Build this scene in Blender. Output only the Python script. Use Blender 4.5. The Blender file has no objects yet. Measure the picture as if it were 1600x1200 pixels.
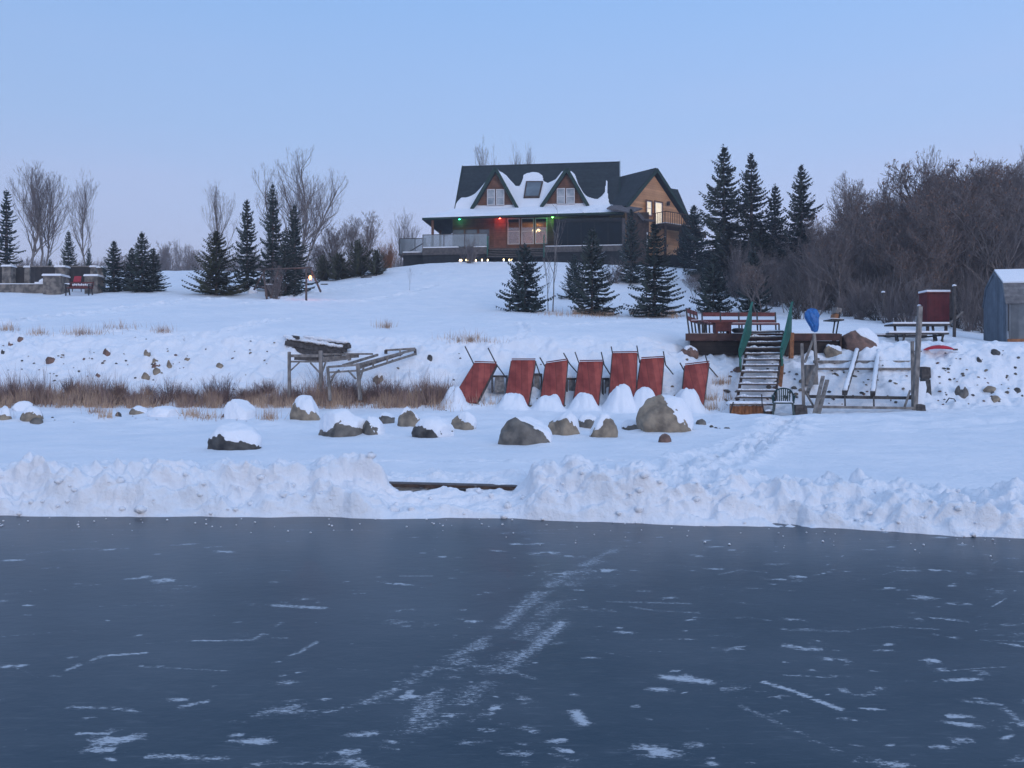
import bpy, math, random
import numpy as np
from math import radians, sin, cos, pi, sqrt
from mathutils import Vector
random.seed(7)
sc = bpy.context.scene
COL = sc.collection
F = 1386.0; HY = 590.0; CZ = 1.6          # focal length in photo pixels, horizon row, eye height
# ---------------- camera ----------------
cd = bpy.data.cameras.new('camera'); cam = bpy.data.objects.new('camera', cd); COL.objects.link(cam)
cd.sensor_width = 36; cd.lens = 36*F/1600; cd.shift_y = -(600-HY)/1600; cd.clip_end = 5000; cd.clip_start = .05
cam.location = (0, 0, CZ); cam.rotation_euler = (radians(90), 0, 0)
sc.camera = cam
# ---------------- sky ----------------
w = bpy.data.worlds.new("World"); sc.world = w; w.use_nodes = True
nt = w.node_tree; nt.nodes.clear()
N = nt.nodes.new; L = nt.links.new
out = N('ShaderNodeOutputWorld'); bg = N('ShaderNodeBackground')
sky = N('ShaderNodeTexSky'); sky.sky_type = 'NISHITA'; sky.sun_disc = False
SUN_EL, SUN_AZ = radians(7), radians(160)      # low glow behind the camera, to the right
sky.sun_elevation = SUN_EL; sky.sun_rotation = SUN_AZ
sky.dust_density = 1.5; sky.ozone_density = 3
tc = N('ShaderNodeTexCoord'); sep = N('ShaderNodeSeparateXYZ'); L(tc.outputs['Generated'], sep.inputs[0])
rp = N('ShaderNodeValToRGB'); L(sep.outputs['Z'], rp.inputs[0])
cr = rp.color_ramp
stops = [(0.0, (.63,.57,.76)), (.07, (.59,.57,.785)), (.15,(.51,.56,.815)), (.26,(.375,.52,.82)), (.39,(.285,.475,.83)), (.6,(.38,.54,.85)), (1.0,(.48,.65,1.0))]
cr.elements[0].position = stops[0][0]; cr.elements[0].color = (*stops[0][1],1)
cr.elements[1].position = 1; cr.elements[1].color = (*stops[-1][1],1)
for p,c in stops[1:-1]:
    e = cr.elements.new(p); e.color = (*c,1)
# slight brightening towards the right, and warm afterglow behind the camera
mr = N('ShaderNodeMapRange'); L(sep.outputs['X'], mr.inputs[0]); mr.inputs[1].default_value=-.5; mr.inputs[2].default_value=.6; mr.inputs[3].default_value=.95; mr.inputs[4].default_value=1.10
m1 = N('ShaderNodeMix'); m1.data_type='RGBA'; m1.blend_type='MULTIPLY'; m1.inputs['Factor'].default_value=1
cmb = N('ShaderNodeCombineXYZ')
for k in range(3): L(mr.outputs[0], cmb.inputs[k])
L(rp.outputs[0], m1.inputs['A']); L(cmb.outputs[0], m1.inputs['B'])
m2 = N('ShaderNodeMix'); m2.data_type='RGBA'; m2.blend_type='ADD'; m2.inputs['Factor'].default_value=.035
mpw=N('ShaderNodeMapping'); mpw.inputs['Scale'].default_value=(1.6,1.6,9); L(tc.outputs['Generated'],mpw.inputs[0])
nw=N('ShaderNodeTexNoise'); nw.inputs['Scale'].default_value=1.4; nw.inputs['Detail'].default_value=5; L(mpw.outputs[0],nw.inputs[0])
mw=N('ShaderNodeMapRange'); L(nw.outputs[0],mw.inputs[0]); mw.inputs[1].default_value=.48; mw.inputs[2].default_value=.8; mw.inputs[4].default_value=.30
lowb=N('ShaderNodeMapRange'); L(sep.outputs['Z'],lowb.inputs[0]); lowb.inputs[1].default_value=.36; lowb.inputs[2].default_value=.12; lowb.inputs[3].default_value=0; lowb.inputs[4].default_value=1
mlt=N('ShaderNodeMath'); mlt.operation='MULTIPLY'; L(mw.outputs[0],mlt.inputs[0]); L(lowb.outputs[0],mlt.inputs[1])
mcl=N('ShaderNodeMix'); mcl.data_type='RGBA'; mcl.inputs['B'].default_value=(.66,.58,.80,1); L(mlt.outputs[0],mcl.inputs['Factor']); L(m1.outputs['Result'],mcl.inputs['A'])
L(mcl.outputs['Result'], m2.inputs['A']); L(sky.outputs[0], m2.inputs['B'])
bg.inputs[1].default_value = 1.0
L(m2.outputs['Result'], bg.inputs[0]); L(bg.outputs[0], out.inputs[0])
sd = bpy.data.lights.new('sun', 'SUN'); sd.energy = .85; sd.angle = radians(24); sd.color = (1,.93,.97)
so = bpy.data.objects.new('sun', sd); COL.objects.link(so)
sdir = Vector((sin(SUN_AZ)*cos(SUN_EL), cos(SUN_AZ)*cos(SUN_EL), sin(SUN_EL)+.09))
so.rotation_euler = sdir.to_track_quat('Z','Y').to_euler()
sc.view_settings.view_transform = 'Standard'; sc.view_settings.look = 'None'; sc.view_settings.exposure = 0; sc.view_settings.gamma = 1

# ---------------- materials ----------------
def srgb(r,g,b):
    f = lambda c: (c/255/12.92) if c/255 <= .04045 else ((c/255+.055)/1.055)**2.4
    return (f(r),f(g),f(b))
MATS = {}
def mat(name, c1, c2=None, scale=6, rough=.8, bump=0, bscale=None, stretch=(1,1,1), spec=.3, emit=None, es=0, metal=0, detail=4, contrast=(.35,.65), lines=None):
    if name in MATS: return MATS[name]
    m = bpy.data.materials.new(name); m.use_nodes = True; t = m.node_tree; n = t.nodes; l = t.links
    b = n['Principled BSDF']; b.inputs['Roughness'].default_value = rough; b.inputs['Metallic'].default_value = metal
    b.inputs['Specular IOR Level'].default_value = spec
    tc = n.new('ShaderNodeTexCoord'); mp = n.new('ShaderNodeMapping'); l.new(tc.outputs['Object'], mp.inputs[0]); mp.inputs['Scale'].default_value = stretch
    c2 = c2 or tuple(x*.75 for x in c1)
    no = n.new('ShaderNodeTexNoise'); no.inputs['Scale'].default_value = scale; no.inputs['Detail'].default_value = detail; l.new(mp.outputs[0], no.inputs[0])
    r = n.new('ShaderNodeValToRGB'); r.color_ramp.elements[0].position = contrast[0]; r.color_ramp.elements[1].position = contrast[1]
    r.color_ramp.elements[0].color = (*c2,1); r.color_ramp.elements[1].color = (*c1,1)
    l.new(no.outputs[0], r.inputs[0]); colout = r.outputs[0]
    hsrc = None
    if lines:   # board / course lines along an axis: (axis, spacing, darkness)
        ax, sp, dk = lines
        s = n.new('ShaderNodeSeparateXYZ'); l.new(tc.outputs['Object'], s.inputs[0])
        d = n.new('ShaderNodeMath'); d.operation='DIVIDE'; l.new(s.outputs[ax], d.inputs[0]); d.inputs[1].default_value = sp
        fr = n.new('ShaderNodeMath'); fr.operation='FRACT'; l.new(d.outputs[0], fr.inputs[0])
        gt = n.new('ShaderNodeMath'); gt.operation='GREATER_THAN'; l.new(fr.outputs[0], gt.inputs[0]); gt.inputs[1].default_value=.13
        fl = n.new('ShaderNodeMath'); fl.operation='FLOOR'; l.new(d.outputs[0], fl.inputs[0])
        wn = n.new('ShaderNodeTexWhiteNoise'); wn.noise_dimensions='1D'; l.new(fl.outputs[0], wn.inputs['W'])
        k = n.new('ShaderNodeMapRange'); l.new(wn.outputs[0], k.inputs[0]); k.inputs[3].default_value=.8; k.inputs[4].default_value=1.1
        k2 = n.new('ShaderNodeMapRange'); l.new(gt.outputs[0], k2.inputs[0]); k2.inputs[3].default_value=dk; k2.inputs[4].default_value=1
        mm = n.new('ShaderNodeMath'); mm.operation='MULTIPLY'; l.new(k.outputs[0], mm.inputs[0]); l.new(k2.outputs[0], mm.inputs[1])
        mx = n.new('ShaderNodeVectorMath'); mx.operation='SCALE'; l.new(colout, mx.inputs[0]); l.new(mm.outputs[0], mx.inputs['Scale'])
        colout = mx.outputs[0]; hsrc = gt.outputs[0]
    l.new(colout, b.inputs['Base Color'])
    if bump:
        nb = n.new('ShaderNodeTexNoise'); nb.inputs['Scale'].default_value = bscale or scale*3; nb.inputs['Detail'].default_value = 6; l.new(mp.outputs[0], nb.inputs[0])
        bp = n.new('ShaderNodeBump'); bp.inputs['Strength'].default_value = bump; bp.inputs['Distance'].default_value=.05; l.new(nb.outputs[0], bp.inputs['Height']); l.new(bp.outputs[0], b.inputs['Normal'])
    if emit: b.inputs['Emission Color'].default_value = (*emit,1); b.inputs['Emission Strength'].default_value = es
    MATS[name] = m; return m
M = {}
SN = (.82,.84,.86)
def snow_mat(name, bumps):
    m = bpy.data.materials.new(name); m.use_nodes = True; t = m.node_tree; n = t.nodes; l = t.links
    b = n['Principled BSDF']; b.inputs['Roughness'].default_value=.75; b.inputs['Specular IOR Level'].default_value=.2
    tc = n.new('ShaderNodeTexCoord')
    no = n.new('ShaderNodeTexNoise'); no.inputs['Scale'].default_value=.9; no.inputs['Detail'].default_value=8; l.new(tc.outputs['Object'], no.inputs[0])
    r = n.new('ShaderNodeValToRGB'); r.color_ramp.elements[0].color=(.75,.80,.86,1); r.color_ramp.elements[1].color=(.85,.865,.90,1); r.color_ramp.elements[0].position=.3; r.color_ramp.elements[1].position=.7
    l.new(no.outputs[0], r.inputs[0]); l.new(r.outputs[0], b.inputs['Base Color'])
    prev = None
    for sc_, st in bumps:
        nb = n.new('ShaderNodeTexNoise'); nb.inputs['Scale'].default_value=sc_; nb.inputs['Detail'].default_value=7; nb.inputs['Roughness'].default_value=.6; l.new(tc.outputs['Object'], nb.inputs[0])
        bp = n.new('ShaderNodeBump'); bp.inputs['Strength'].default_value=st; bp.inputs['Distance'].default_value=.6/sc_; l.new(nb.outputs[0], bp.inputs['Height'])
        if prev: l.new(prev.outputs[0], bp.inputs['Normal'])
        prev = bp
    l.new(prev.outputs[0], b.inputs['Normal'])
    return m
M['snow'] = snow_mat('snow', [(1.3,.35),(7,.4),(26,.3)])
M['bank'] = snow_mat('bank_snow', [(4,.5),(15,.5),(50,.3)])
M['snowcap'] = snow_mat('snow_cap', [(5,.25),(24,.25)])
M['rockd'] = mat('dark_rock', (.10,.095,.09), (.035,.035,.037), 5, .9, .6, 14)
M['rockg'] = mat('grey_rock', (.20,.18,.155), (.085,.08,.075), 4, .9, .7, 12)
M['rockt'] = mat('tan_rock', (.33,.27,.20), (.15,.125,.10), 4, .9, .7, 12)
M['rockr'] = mat('reddish_rock', (.23,.14,.11), (.11,.075,.065), 5, .9, .6, 14)
M['red'] = mat('red_panel', (.36,.075,.055), (.20,.030,.024), 2.6, .7, .25, 30, stretch=(1,1,.25), lines=(0,.2,.72))
M['redd'] = mat('dark_red_wood', (.17,.05,.045), (.10,.03,.03), 6, .7, .3)
M['pole'] = mat('dark_pole', (.05,.045,.045), (.025,.022,.022), 9, .7)
M['grey'] = mat('weathered_wood', (.27,.245,.225), (.13,.12,.112), 9, .9, .5, 20, stretch=(1,1,.35))
M['greyd'] = mat('dark_weathered_wood', (.10,.09,.085), (.045,.04,.04), 9, .9, .5, 20)
M['brownd'] = mat('dark_brown_wood', (.085,.055,.042), (.04,.028,.024), 6, .85, .5, 18)
M['tread'] = mat('tread_wood', (.13,.10,.085), (.06,.048,.042), 8, .85, .5)
M['orange'] = mat('orange_wood', (.36,.16,.075), (.20,.09,.045), 7, .85, .5)
M['green'] = mat('green_paint', (.018,.14,.105), (.012,.09,.07), 5, .55, .2)
M['chair'] = mat('green_plastic', (.008,.042,.048), (.006,.032,.037), 4, .45)
M['blue'] = mat('blue_tarp', (.018,.16,.46), (.010,.10,.33), 12, .45, .6, 9, spec=.5)
M['redp'] = mat('red_plastic', (.50,.02,.04), (.35,.015,.03), 4, .35)
M['bark'] = mat('bark', (.22,.19,.18), (.11,.095,.09), 8, .95, .5)
M['barkl'] = mat('pale_bark', (.26,.235,.225), (.12,.105,.10), 6, .95, .4)
M['twig'] = mat('twigs', (.235,.205,.195), (.115,.10,.105), 3, .95)
M['twigl'] = mat('pale_twigs', (.22,.185,.18), (.12,.10,.10), 3, .95)
M['leafb'] = mat('dead_leaves', (.26,.15,.10), (.12,.08,.065), 2, .95)
M['need'] = mat('needles', (.062,.086,.074), (.026,.042,.042), 3.5, .85)
M['needb'] = mat('blue_needles', (.055,.085,.082), (.022,.040,.042), 3.5, .85)
M['needo'] = mat('olive_needles', (.075,.080,.042), (.030,.040,.026), 3.5, .85)
M['brush'] = mat('brush_twigs', (.28,.185,.165), (.14,.10,.095), 2.5, .95)
M['grass'] = mat('dry_grass', (.55,.39,.27), (.30,.20,.15), 1.5, .95)
M['bushr'] = mat('orange_bush', (.30,.13,.06), (.16,.075,.04), 3, .95)
M['iron'] = mat('black_iron', (.03,.03,.033), (.018,.018,.02), 5, .5)
M['stone'] = mat('wall_stone', (.23,.205,.18), (.10,.092,.085), 3.2, .95, .8, 7, contrast=(.42,.58))

# ---------------- mesh builder ----------------
ORG = {}
class MB:
    def __init__(s): s.v=[]; s.f=[]; s.n=0
    def add(s, vs, fs):
        s.v.append(np.asarray(vs, float).reshape(-1,3)); s.f += [tuple(i+s.n for i in f) for f in fs]; s.n += len(vs)
    def hexa(s, p):  # 8 points: bottom 0-3, top 4-7
        s.add(p, [(3,2,1,0),(4,5,6,7),(0,1,5,4),(1,2,6,5),(2,3,7,6),(3,0,4,7)])
    def box(s, x0,x1,y0,y1,z0,z1, rz=0, c=None):
        p = [(x0,y0,z0),(x1,y0,z0),(x1,y1,z0),(x0,y1,z0),(x0,y0,z1),(x1,y0,z1),(x1,y1,z1),(x0,y1,z1)]
        if rz:
            cx,cy = c if c else ((x0+x1)/2,(y0+y1)/2)
            p = [(cx+(x-cx)*cos(rz)-(y-cy)*sin(rz), cy+(x-cx)*sin(rz)+(y-cy)*cos(rz), z) for x,y,z in p]
        s.hexa(p)
    def beam(s, a, b, w, h, up=(0,0,1)):
        a=Vector(a); b=Vector(b); d=(b-a).normalized(); u=Vector(up)
        if abs(d.dot(u))>.97: u=Vector((0,1,0))
        r=d.cross(u).normalized()*(w/2); u=r.cross(d).normalized()*(h/2)
        s.hexa([a-r-u,a+r-u,b+r-u,b-r-u,a-r+u,a+r+u,b+r+u,b-r+u])
    def tube(s, pts, rad, n=6, cap=True):
        pts=[Vector(p) for p in pts]
        if not isinstance(rad,(list,tuple)): rad=[rad]*len(pts)
        vs=[]; fs=[]
        for i,p in enumerate(pts):
            d=(pts[min(i+1,len(pts)-1)]-pts[max(i-1,0)]).normalized()
            u=Vector((0,0,1)) if abs(d.z)<.9 else Vector((1,0,0))
            r=d.cross(u).normalized(); u=r.cross(d)
            for k in range(n):
                t=2*pi*k/n; vs.append(p+(r*cos(t)+u*sin(t))*rad[i])
        for i in range(len(pts)-1):
            for k in range(n):
                fs.append((i*n+k, i*n+(k+1)%n, (i+1)*n+(k+1)%n, (i+1)*n+k))
        if cap: fs.append(tuple(range(n))[::-1]); fs.append(tuple((len(pts)-1)*n+k for k in range(n)))
        s.add(vs,fs)
    def slab(s, quad, t):   # quad of 4 points, thickness along its back normal
        q=[Vector(p) for p in quad]; nrm=(q[1]-q[0]).cross(q[3]-q[0]).normalized()*t
        s.hexa([p-nrm for p in q]+q)
    def poly(s, pts, t, nrm=None):  # prism from planar polygon
        q=[Vector(p) for p in pts]
        if nrm is None: nrm=(q[1]-q[0]).cross(q[2]-q[0]).normalized()
        o=Vector(nrm)*t; n=len(q)
        s.add([*q, *[p-o for p in q]], [tuple(range(n)), tuple(range(2*n-1,n-1,-1))]+[(i, n+i, n+(i+1)%n, (i+1)%n) for i in range(n)])
    def build(s, name, m, parent=None, smooth=False, T=None):
        v = np.concatenate(s.v) if s.v else np.zeros((0,3))
        if T is not None: v = T(v)
        if parent is not None: v = v - np.array(ORG[parent.name])
        me = bpy.data.meshes.new(name); me.from_pydata(v.tolist(), [], s.f)
        if smooth: me.shade_smooth()
        me.materials.append(m); o = bpy.data.objects.new(name, me); COL.objects.link(o)
        if parent is not None: o.parent = parent; ORG[o.name] = ORG[parent.name]
        else: ORG[o.name] = (0,0,0)
        return o
def npmesh(name, V, Fq, m, parent=None, smooth=True):
    """fast mesh from numpy arrays: V (n,3), Fq (k,4) or (k,3)"""
    me = bpy.data.meshes.new(name); V=np.asarray(V,np.float32); Fq=np.asarray(Fq,np.int32); k=Fq.shape[1]
    if parent is not None: V = V - np.array(ORG[parent.name],np.float32)
    me.vertices.add(len(V)); me.vertices.foreach_set('co', V.ravel())
    me.loops.add(Fq.size); me.loops.foreach_set('vertex_index', Fq.ravel())
    me.polygons.add(len(Fq)); me.polygons.foreach_set('loop_start', np.arange(0,Fq.size,k,dtype=np.int32)); me.polygons.foreach_set('loop_total', np.full(len(Fq),k,np.int32))
    me.update(calc_edges=True); me.validate()
    if smooth: me.shade_smooth()
    me.materials.append(m); o = bpy.data.objects.new(name, me); COL.objects.link(o)
    if parent is not None: o.parent = parent; ORG[o.name]=ORG[parent.name]
    else: ORG[o.name]=(0,0,0)
    return o
def tag(o, label, cat, group=None):
    o['label']=label; o['category']=cat
    if group: o['group']=group
    return o
def thing(name, loc, label, cat, group=None):
    o = bpy.data.objects.new(name, None); COL.objects.link(o); o.location = loc; o.empty_display_size=.2
    ORG[o.name] = tuple(loc); return tag(o,label,cat,group)
def struct(o, kind='structure'): o['kind']=kind; return o
def setorigin(o, loc):
    """move a top-level mesh's origin to loc (its geometry stays put)"""
    d=np.array(loc,np.float32); me=o.data; co=np.empty(len(me.vertices)*3,np.float32); me.vertices.foreach_get('co',co)
    co=co.reshape(-1,3)-d; me.vertices.foreach_set('co',co.ravel()); me.update(); o.location=loc; return o
def dup(src, loc, rz=0, scale=1, label=None, group=None, cat=None):
    c = src.copy(); COL.objects.link(c); c.location=loc; c.rotation_euler=(0,0,rz)
    c.scale = scale if isinstance(scale,tuple) else (scale,)*3
    if label: c['label']=label
    if group: c['group']=group
    if cat: c['category']=cat
    for ch in list(src.children):
        k=ch.copy(); COL.objects.link(k); k.parent=c
        for g in list(ch.children):
            q=g.copy(); COL.objects.link(q); q.parent=k
    return c
# ---------------- numpy noise ----------------
def _h(ix,iy,seed):
    n=(ix.astype(np.int64)*374761393+iy.astype(np.int64)*668265263+seed*2147483647)&0xffffffff
    n=((n^(n>>13))*1274126177)&0xffffffff
    return ((n^(n>>16))&0xffff)/65535.0
def vn(x,y,seed=0):
    ix=np.floor(x); iy=np.floor(y); fx=x-ix; fy=y-iy; fx=fx*fx*(3-2*fx); fy=fy*fy*(3-2*fy)
    a=_h(ix,iy,seed); b=_h(ix+1,iy,seed); c=_h(ix,iy+1,seed); d=_h(ix+1,iy+1,seed)
    return (a*(1-fx)+b*fx)*(1-fy)+(c*(1-fx)+d*fx)*fy
def fbm(x,y,o=4,seed=0):
    s=0; a=.5; t=0
    for k in range(o): s=s+a*vn(x,y,seed+k*17); t+=a; a*=.5; x=x*2.03+3.1; y=y*2.03+1.7
    return s/t-.5
def vor(x,y,seed=0):
    ix=np.floor(x); iy=np.floor(y); best=np.full(x.shape,9.)
    for dx in (-1,0,1):
        for dy in (-1,0,1):
            cx=ix+dx; cy=iy+dy; px=cx+_h(cx,cy,seed); py=cy+_h(cx,cy,seed+5)
            best=np.minimum(best,(px-x)**2+(py-y)**2)
    return np.sqrt(best)
def sst(a,b,x): t=np.clip((x-a)/(b-a),0,1); return t*t*(3-2*t)

# ---------------- terrain ----------------
# height of the land along several lines of sight: (distance, photo row) -> height
def prof(rows): return [(D, CZ+(HY-Y)/F*D) for D,Y in rows]
PR = {
 -500: prof([(28,633),(30,585),(32.5,526),(40,492),(52,458),(65,442),(85,430)]),
 0:   prof([(28,634),(29.3,605),(32.5,526),(40,492),(52,458),(65,441),(85,428)]),
 200: prof([(28,634),(29.5,605),(32.5,526),(40,492),(52,456),(65,440),(85,427)]),
 400: prof([(28,634),(29.5,605),(32.5,526),(40,494),(52,463),(65,444),(85,427)]),
 500: prof([(28,634),(29.5,605),(32.5,526),(40,497),(52,466),(65,446),(78,436)]),
 600: prof([(28,635),(30,592),(32.5,528),(40,500),(52,470),(65,441),(78,421)]),
 700: prof([(28,636),(30,596),(32.5,528),(40,502),(50,481),(60,456),(70,425),(78,411)]),
 900: prof([(28,640),(30,592),(32.5,526),(40,505),(48,491),(58,465),(68,432),(76,411)]),
 1000:prof([(28,642),(30,592),(32.5,528),(40,507),(48,493),(58,470),(68,441),(78,414)]),
 1100:prof([(28,645),(30.5,577),(32.5,549),(36,521),(42,502),(50,487),(60,462),(78,424)]),
 1200:prof([(28,648),(30.5,575),(32.5,550),(36,521),(42,504),(50,488),(60,462),(78,428)]),
 1300:prof([(28,645),(30.5,575),(32,548),(35,525),(42,503),(50,486),(60,460),(78,430)]),
 1420:prof([(28,642),(30.5,567),(31.6,543),(33.5,534),(38,520),(45,505),(60,468),(78,440)]),
 1600:prof([(27,643),(28.2,630),(31,545),(33.5,536),(38,533),(45,518),(60,483),(78,455)]),
 2100:prof([(27,643),(28.2,630),(31,545),(33.5,536),(38,533),(45,518),(60,483),(78,455)])}
NEAR = [(8.,-.25),(10.3,-.20),(10.8,.0),(11.4,.15),(12.5,.20),(17.,.27),(21.,.31),(25.,.42)]
def pchip(xs,ys,x):
    xs=np.array(xs,float); ys=np.array(ys,float); h=np.diff(xs); d=np.diff(ys)/h; m=np.zeros(len(xs))
    m[0]=d[0]; m[-1]=d[-1]
    for i in range(1,len(xs)-1):
        if d[i-1]*d[i]>0:
            w1=2*h[i]+h[i-1]; w2=h[i]+2*h[i-1]; m[i]=(w1+w2)/(w1/d[i-1]+w2/d[i])
    i=np.clip(np.searchsorted(xs,x)-1,0,len(xs)-2); t=(x-xs[i])/h[i]; t=np.clip(t,0,1)
    return (2*t**3-3*t**2+1)*ys[i]+(t**3-2*t**2+t)*h[i]*m[i]+(-2*t**3+3*t**2)*ys[i+1]+(t**3-t**2)*h[i]*m[i+1]
Dv = np.concatenate([np.arange(8.4,27,.075),np.arange(27,33,.05),np.arange(33,60,.12),np.arange(60,90,.3),np.geomspace(90,900,50)])
Uv = np.concatenate([-np.geomspace(2.6,.66,16),np.linspace(-.65,.65,760),np.geomspace(.66,2.6,16)])
keys=sorted(PR); tab=[]
for k in keys:
    r=NEAR+PR[k]; zl=r[-1][1]; r=r+[(max(r[-1][0]+25,110), zl+.5),(260,zl+.2 if k<1000 else zl+3),(900,zl-3)]
    tab.append(pchip([a for a,b in r],[b for a,b in r],Dv))
tab=np.array(tab); pxs=800+Uv*F
Z0=np.empty((len(Dv),len(Uv)))
for i in range(len(Dv)): Z0[i]=pchip(keys,tab[:,i],np.clip(pxs,keys[0],keys[-1]))
XX=np.outer(Dv,Uv); YY=np.repeat(Dv[:,None],len(Uv),1)
# broad undulation, rubble bumps on the bank, wind ripples
land=sst(11,14,YY)
slope=sst(27.2,28.6,YY)*(1-sst(31.8,33.2,YY))
Z=Z0+land*(.05*fbm(XX*.35,YY*.35,3,1)+.035*fbm(XX*1.3,YY*1.3,3,2)+.012*fbm(XX*5,YY*5,3,3))
Z+=land*sst(33,38,YY)*(.30*fbm(XX*.12,YY*.12,3,4)+.13*fbm(XX*.5,YY*.35,3,5)+.05*fbm(XX*2,YY*1.2,3,6))*(1-sst(100,140,YY))
vb=1-vor(XX*1.5,YY*1.5,11); vb2=1-vor(XX*3.4,YY*3.4,12)
rub=slope*(.30*np.clip(vb-.45,0,1)+.16*np.clip(vb2-.5,0,1)+.22*fbm(XX*1.1,YY*1.1,4,13))
Z+=rub*(.6+.8*vn(XX*.4,YY*.4,21))
# boulder shelf lumps
sh=sst(20,22,YY)*(1-sst(26.5,28,YY)); Z+=sh*(.14*np.clip(1-vor(XX*.9,YY*.9,31)-.4,0,1)+.16*fbm(XX*.8,YY*.8,3,32))
# low swell in front of the boat lift, right
Z+=.13*np.exp(-((XX-12)/4.5)**2-((YY-24.3)/1.3)**2)
iu=lambda x,y: np.interp(x/y, Uv, np.arange(len(Uv)))
idd=lambda y: np.interp(y, Dv, np.arange(len(Dv)))
def zt(x,y):
    a=float(iu(x,y)); b=float(idd(y)); i=min(int(b),len(Dv)-2); j=min(int(a),len(Uv)-2); fb=b-i; fa=a-j
    return (Z[i,j]*(1-fa)+Z[i,j+1]*fa)*(1-fb)+(Z[i+1,j]*(1-fa)+Z[i+1,j+1]*fa)*fb
def G(px,py,D0=11.,D1=140.):
    """where the line of sight through a photo point meets the snow"""
    u=(px-800)/F; s=(HY-py)/F; a=float(np.interp(u,Uv,np.arange(len(Uv)))); j=min(int(a),len(Uv)-2); fa=a-j
    col=Z[:,j]*(1-fa)+Z[:,j+1]*fa; ray=CZ+s*Dv; ok=np.where((ray<=col)&(Dv>=D0)&(Dv<=D1))[0]
    if len(ok)==0: D=D1
    else:
        i=ok[0]; D=Dv[i]
        if i>0:
            g0=ray[i-1]-col[i-1]; g1=ray[i]-col[i]
            if g0>0: D=Dv[i-1]+(Dv[i]-Dv[i-1])*g0/(g0-g1)
    return Vector((u*D,D,zt(u*D,D)))
def P(px,py,D): return Vector(((px-800)/F*D, D, CZ+(HY-py)/F*D))
# tracks and ruts trodden into the snow
def track(pts,width,depth,freq,seed,D0=11.):
    global Z
    W=[]
    for (a,b) in zip(pts[:-1],pts[1:]):
        for t in np.linspace(0,1,8): W.append(G(a[0]+(b[0]-a[0])*t, a[1]+(b[1]-a[1])*t, D0))
    best=np.full(Z.shape,1e9)
    for p,q in zip(W[:-1],W[1:]):
        x0,x1=sorted((p.x,q.x)); y0,y1=sorted((p.y,q.y)); r=width*2
        i0,i1=np.searchsorted(Dv,[y0-r,y1+r]); umin=min((x0-r)/max(y0-r,1),(x0-r)/(y1+r)); umax=max((x1+r)/max(y0-r,1),(x1+r)/(y1+r))
        j0,j1=np.searchsorted(Uv,[umin,umax])
        X=XX[i0:i1,j0:j1]; Y=YY[i0:i1,j0:j1]; dx=q.x-p.x; dy=q.y-p.y; l2=dx*dx+dy*dy+1e-9
        t=np.clip(((X-p.x)*dx+(Y-p.y)*dy)/l2,0,1); d=np.hypot(X-p.x-t*dx,Y-p.y-t*dy)
        best[i0:i1,j0:j1]=np.minimum(best[i0:i1,j0:j1],d)
    m=np.exp(-(best/width)**2)
    depth=depth*(1.1 if D0<20 else 1.7); Z=Z+m*depth*(2.2*(vn(XX*freq,YY*freq,seed)-.5)+1.3*(vn(XX*freq*2.3,YY*freq*2.3,seed+1)-.5))+np.exp(-((best-width)/(width*.45))**2)*depth*.5-np.exp(-(best/(width*.6))**2)*depth*.6
track([(1228,657),(1210,680),(1160,700),(1105,716),(1050,730),(1010,745)],.55,.085,5,40)
track([(1228,657),(1195,690),(1170,712),(1130,728)],.25,.07,5,41)
track([(1135,742),(1090,735),(1060,720)],.25,.05,6,42)
track([(0,503),(80,496),(150,489),(230,478),(300,469),(345,468)],.5,.09,3.3,43,33)
track([(330,524),(370,513),(410,503),(450,499)],.28,.08,4,44,32.6)
track([(772,541),(795,532),(820,521),(822,513),(812,505)],.22,.06,4,45,30)
track([(-60,727),(200,724),(500,722),(800,721),(1010,722)],.12,.05,6,46)
track([(330,522),(200,518),(60,522),(-20,528)],.3,.06,4,47,32.3)
track([(600,440),(560,447),(500,455),(430,470),(380,476)],.35,.08,4,48,34)
track([(680,446),(620,462),(560,470),(430,474)],.35,.07,4,49,34)
track([(1150,502),(1080,508),(1000,500),(900,508),(760,506)],.3,.05,4,50,34)
track([(700,420),(660,428),(590,436)],.25,.06,4,51,50)
nI,nJ=Z.shape; idx=np.arange(nI*nJ).reshape(nI,nJ)
quads=np.stack([idx[:-1,:-1],idx[:-1,1:],idx[1:,1:],idx[1:,:-1]],-1).reshape(-1,4)
ground=npmesh('snow_ground', np.stack([XX,YY,Z],-1).reshape(-1,3), quads, M['snow']); struct(ground)

# ---------------- snow bank ploughed up at the edge of the ice ----------------
def edgeY(px): return np.interp(px,[-600,0,400,800,1000,1200,1400,1600,2200],[806,806,808,812,817,824,831,843,870])
crest=[(-600,745),(0,750),(30,748),(60,739),(110,741),(150,737),(200,742),(240,736),(300,741),(350,745),(400,747),(450,747),(500,739),(540,735),(565,731),(582,738),(597,752),(608,768),(700,771),(800,772),(822,766),(838,752),(872,736),(900,741),(935,743),(960,753),(985,745),(1000,752),(1040,757),(1060,764),(1110,768),(1140,762),(1190,763),(1240,770),(1300,768),(1345,766),(1390,776),(1440,785),(1490,780),(1540,786),(1580,776),(1600,781),(2200,800)]
U=np.concatenate([np.linspace(-1.7,-.862,240),np.linspace(-.85,.85,1900),np.linspace(.862,1.7,240)]); pxb=800+U*F
D0=CZ*F/(edgeY(pxb)-HY)+.12*(vn(pxb*.012,pxb*0,3)-.5); FOOT=.10*(vn(pxb*.02,pxb*0,3)-.5)+.03*(vn(pxb*.06,pxb*0,4)-.5)
hc=CZ-(np.interp(pxb,[c[0] for c in crest],[c[1] for c in crest])-HY)/F*(D0+.75)
hc=hc+.05*(vn(pxb*.05,pxb*0,5)-.5)+.05*(vn(pxb*.022,pxb*0,6)-.5)
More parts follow.
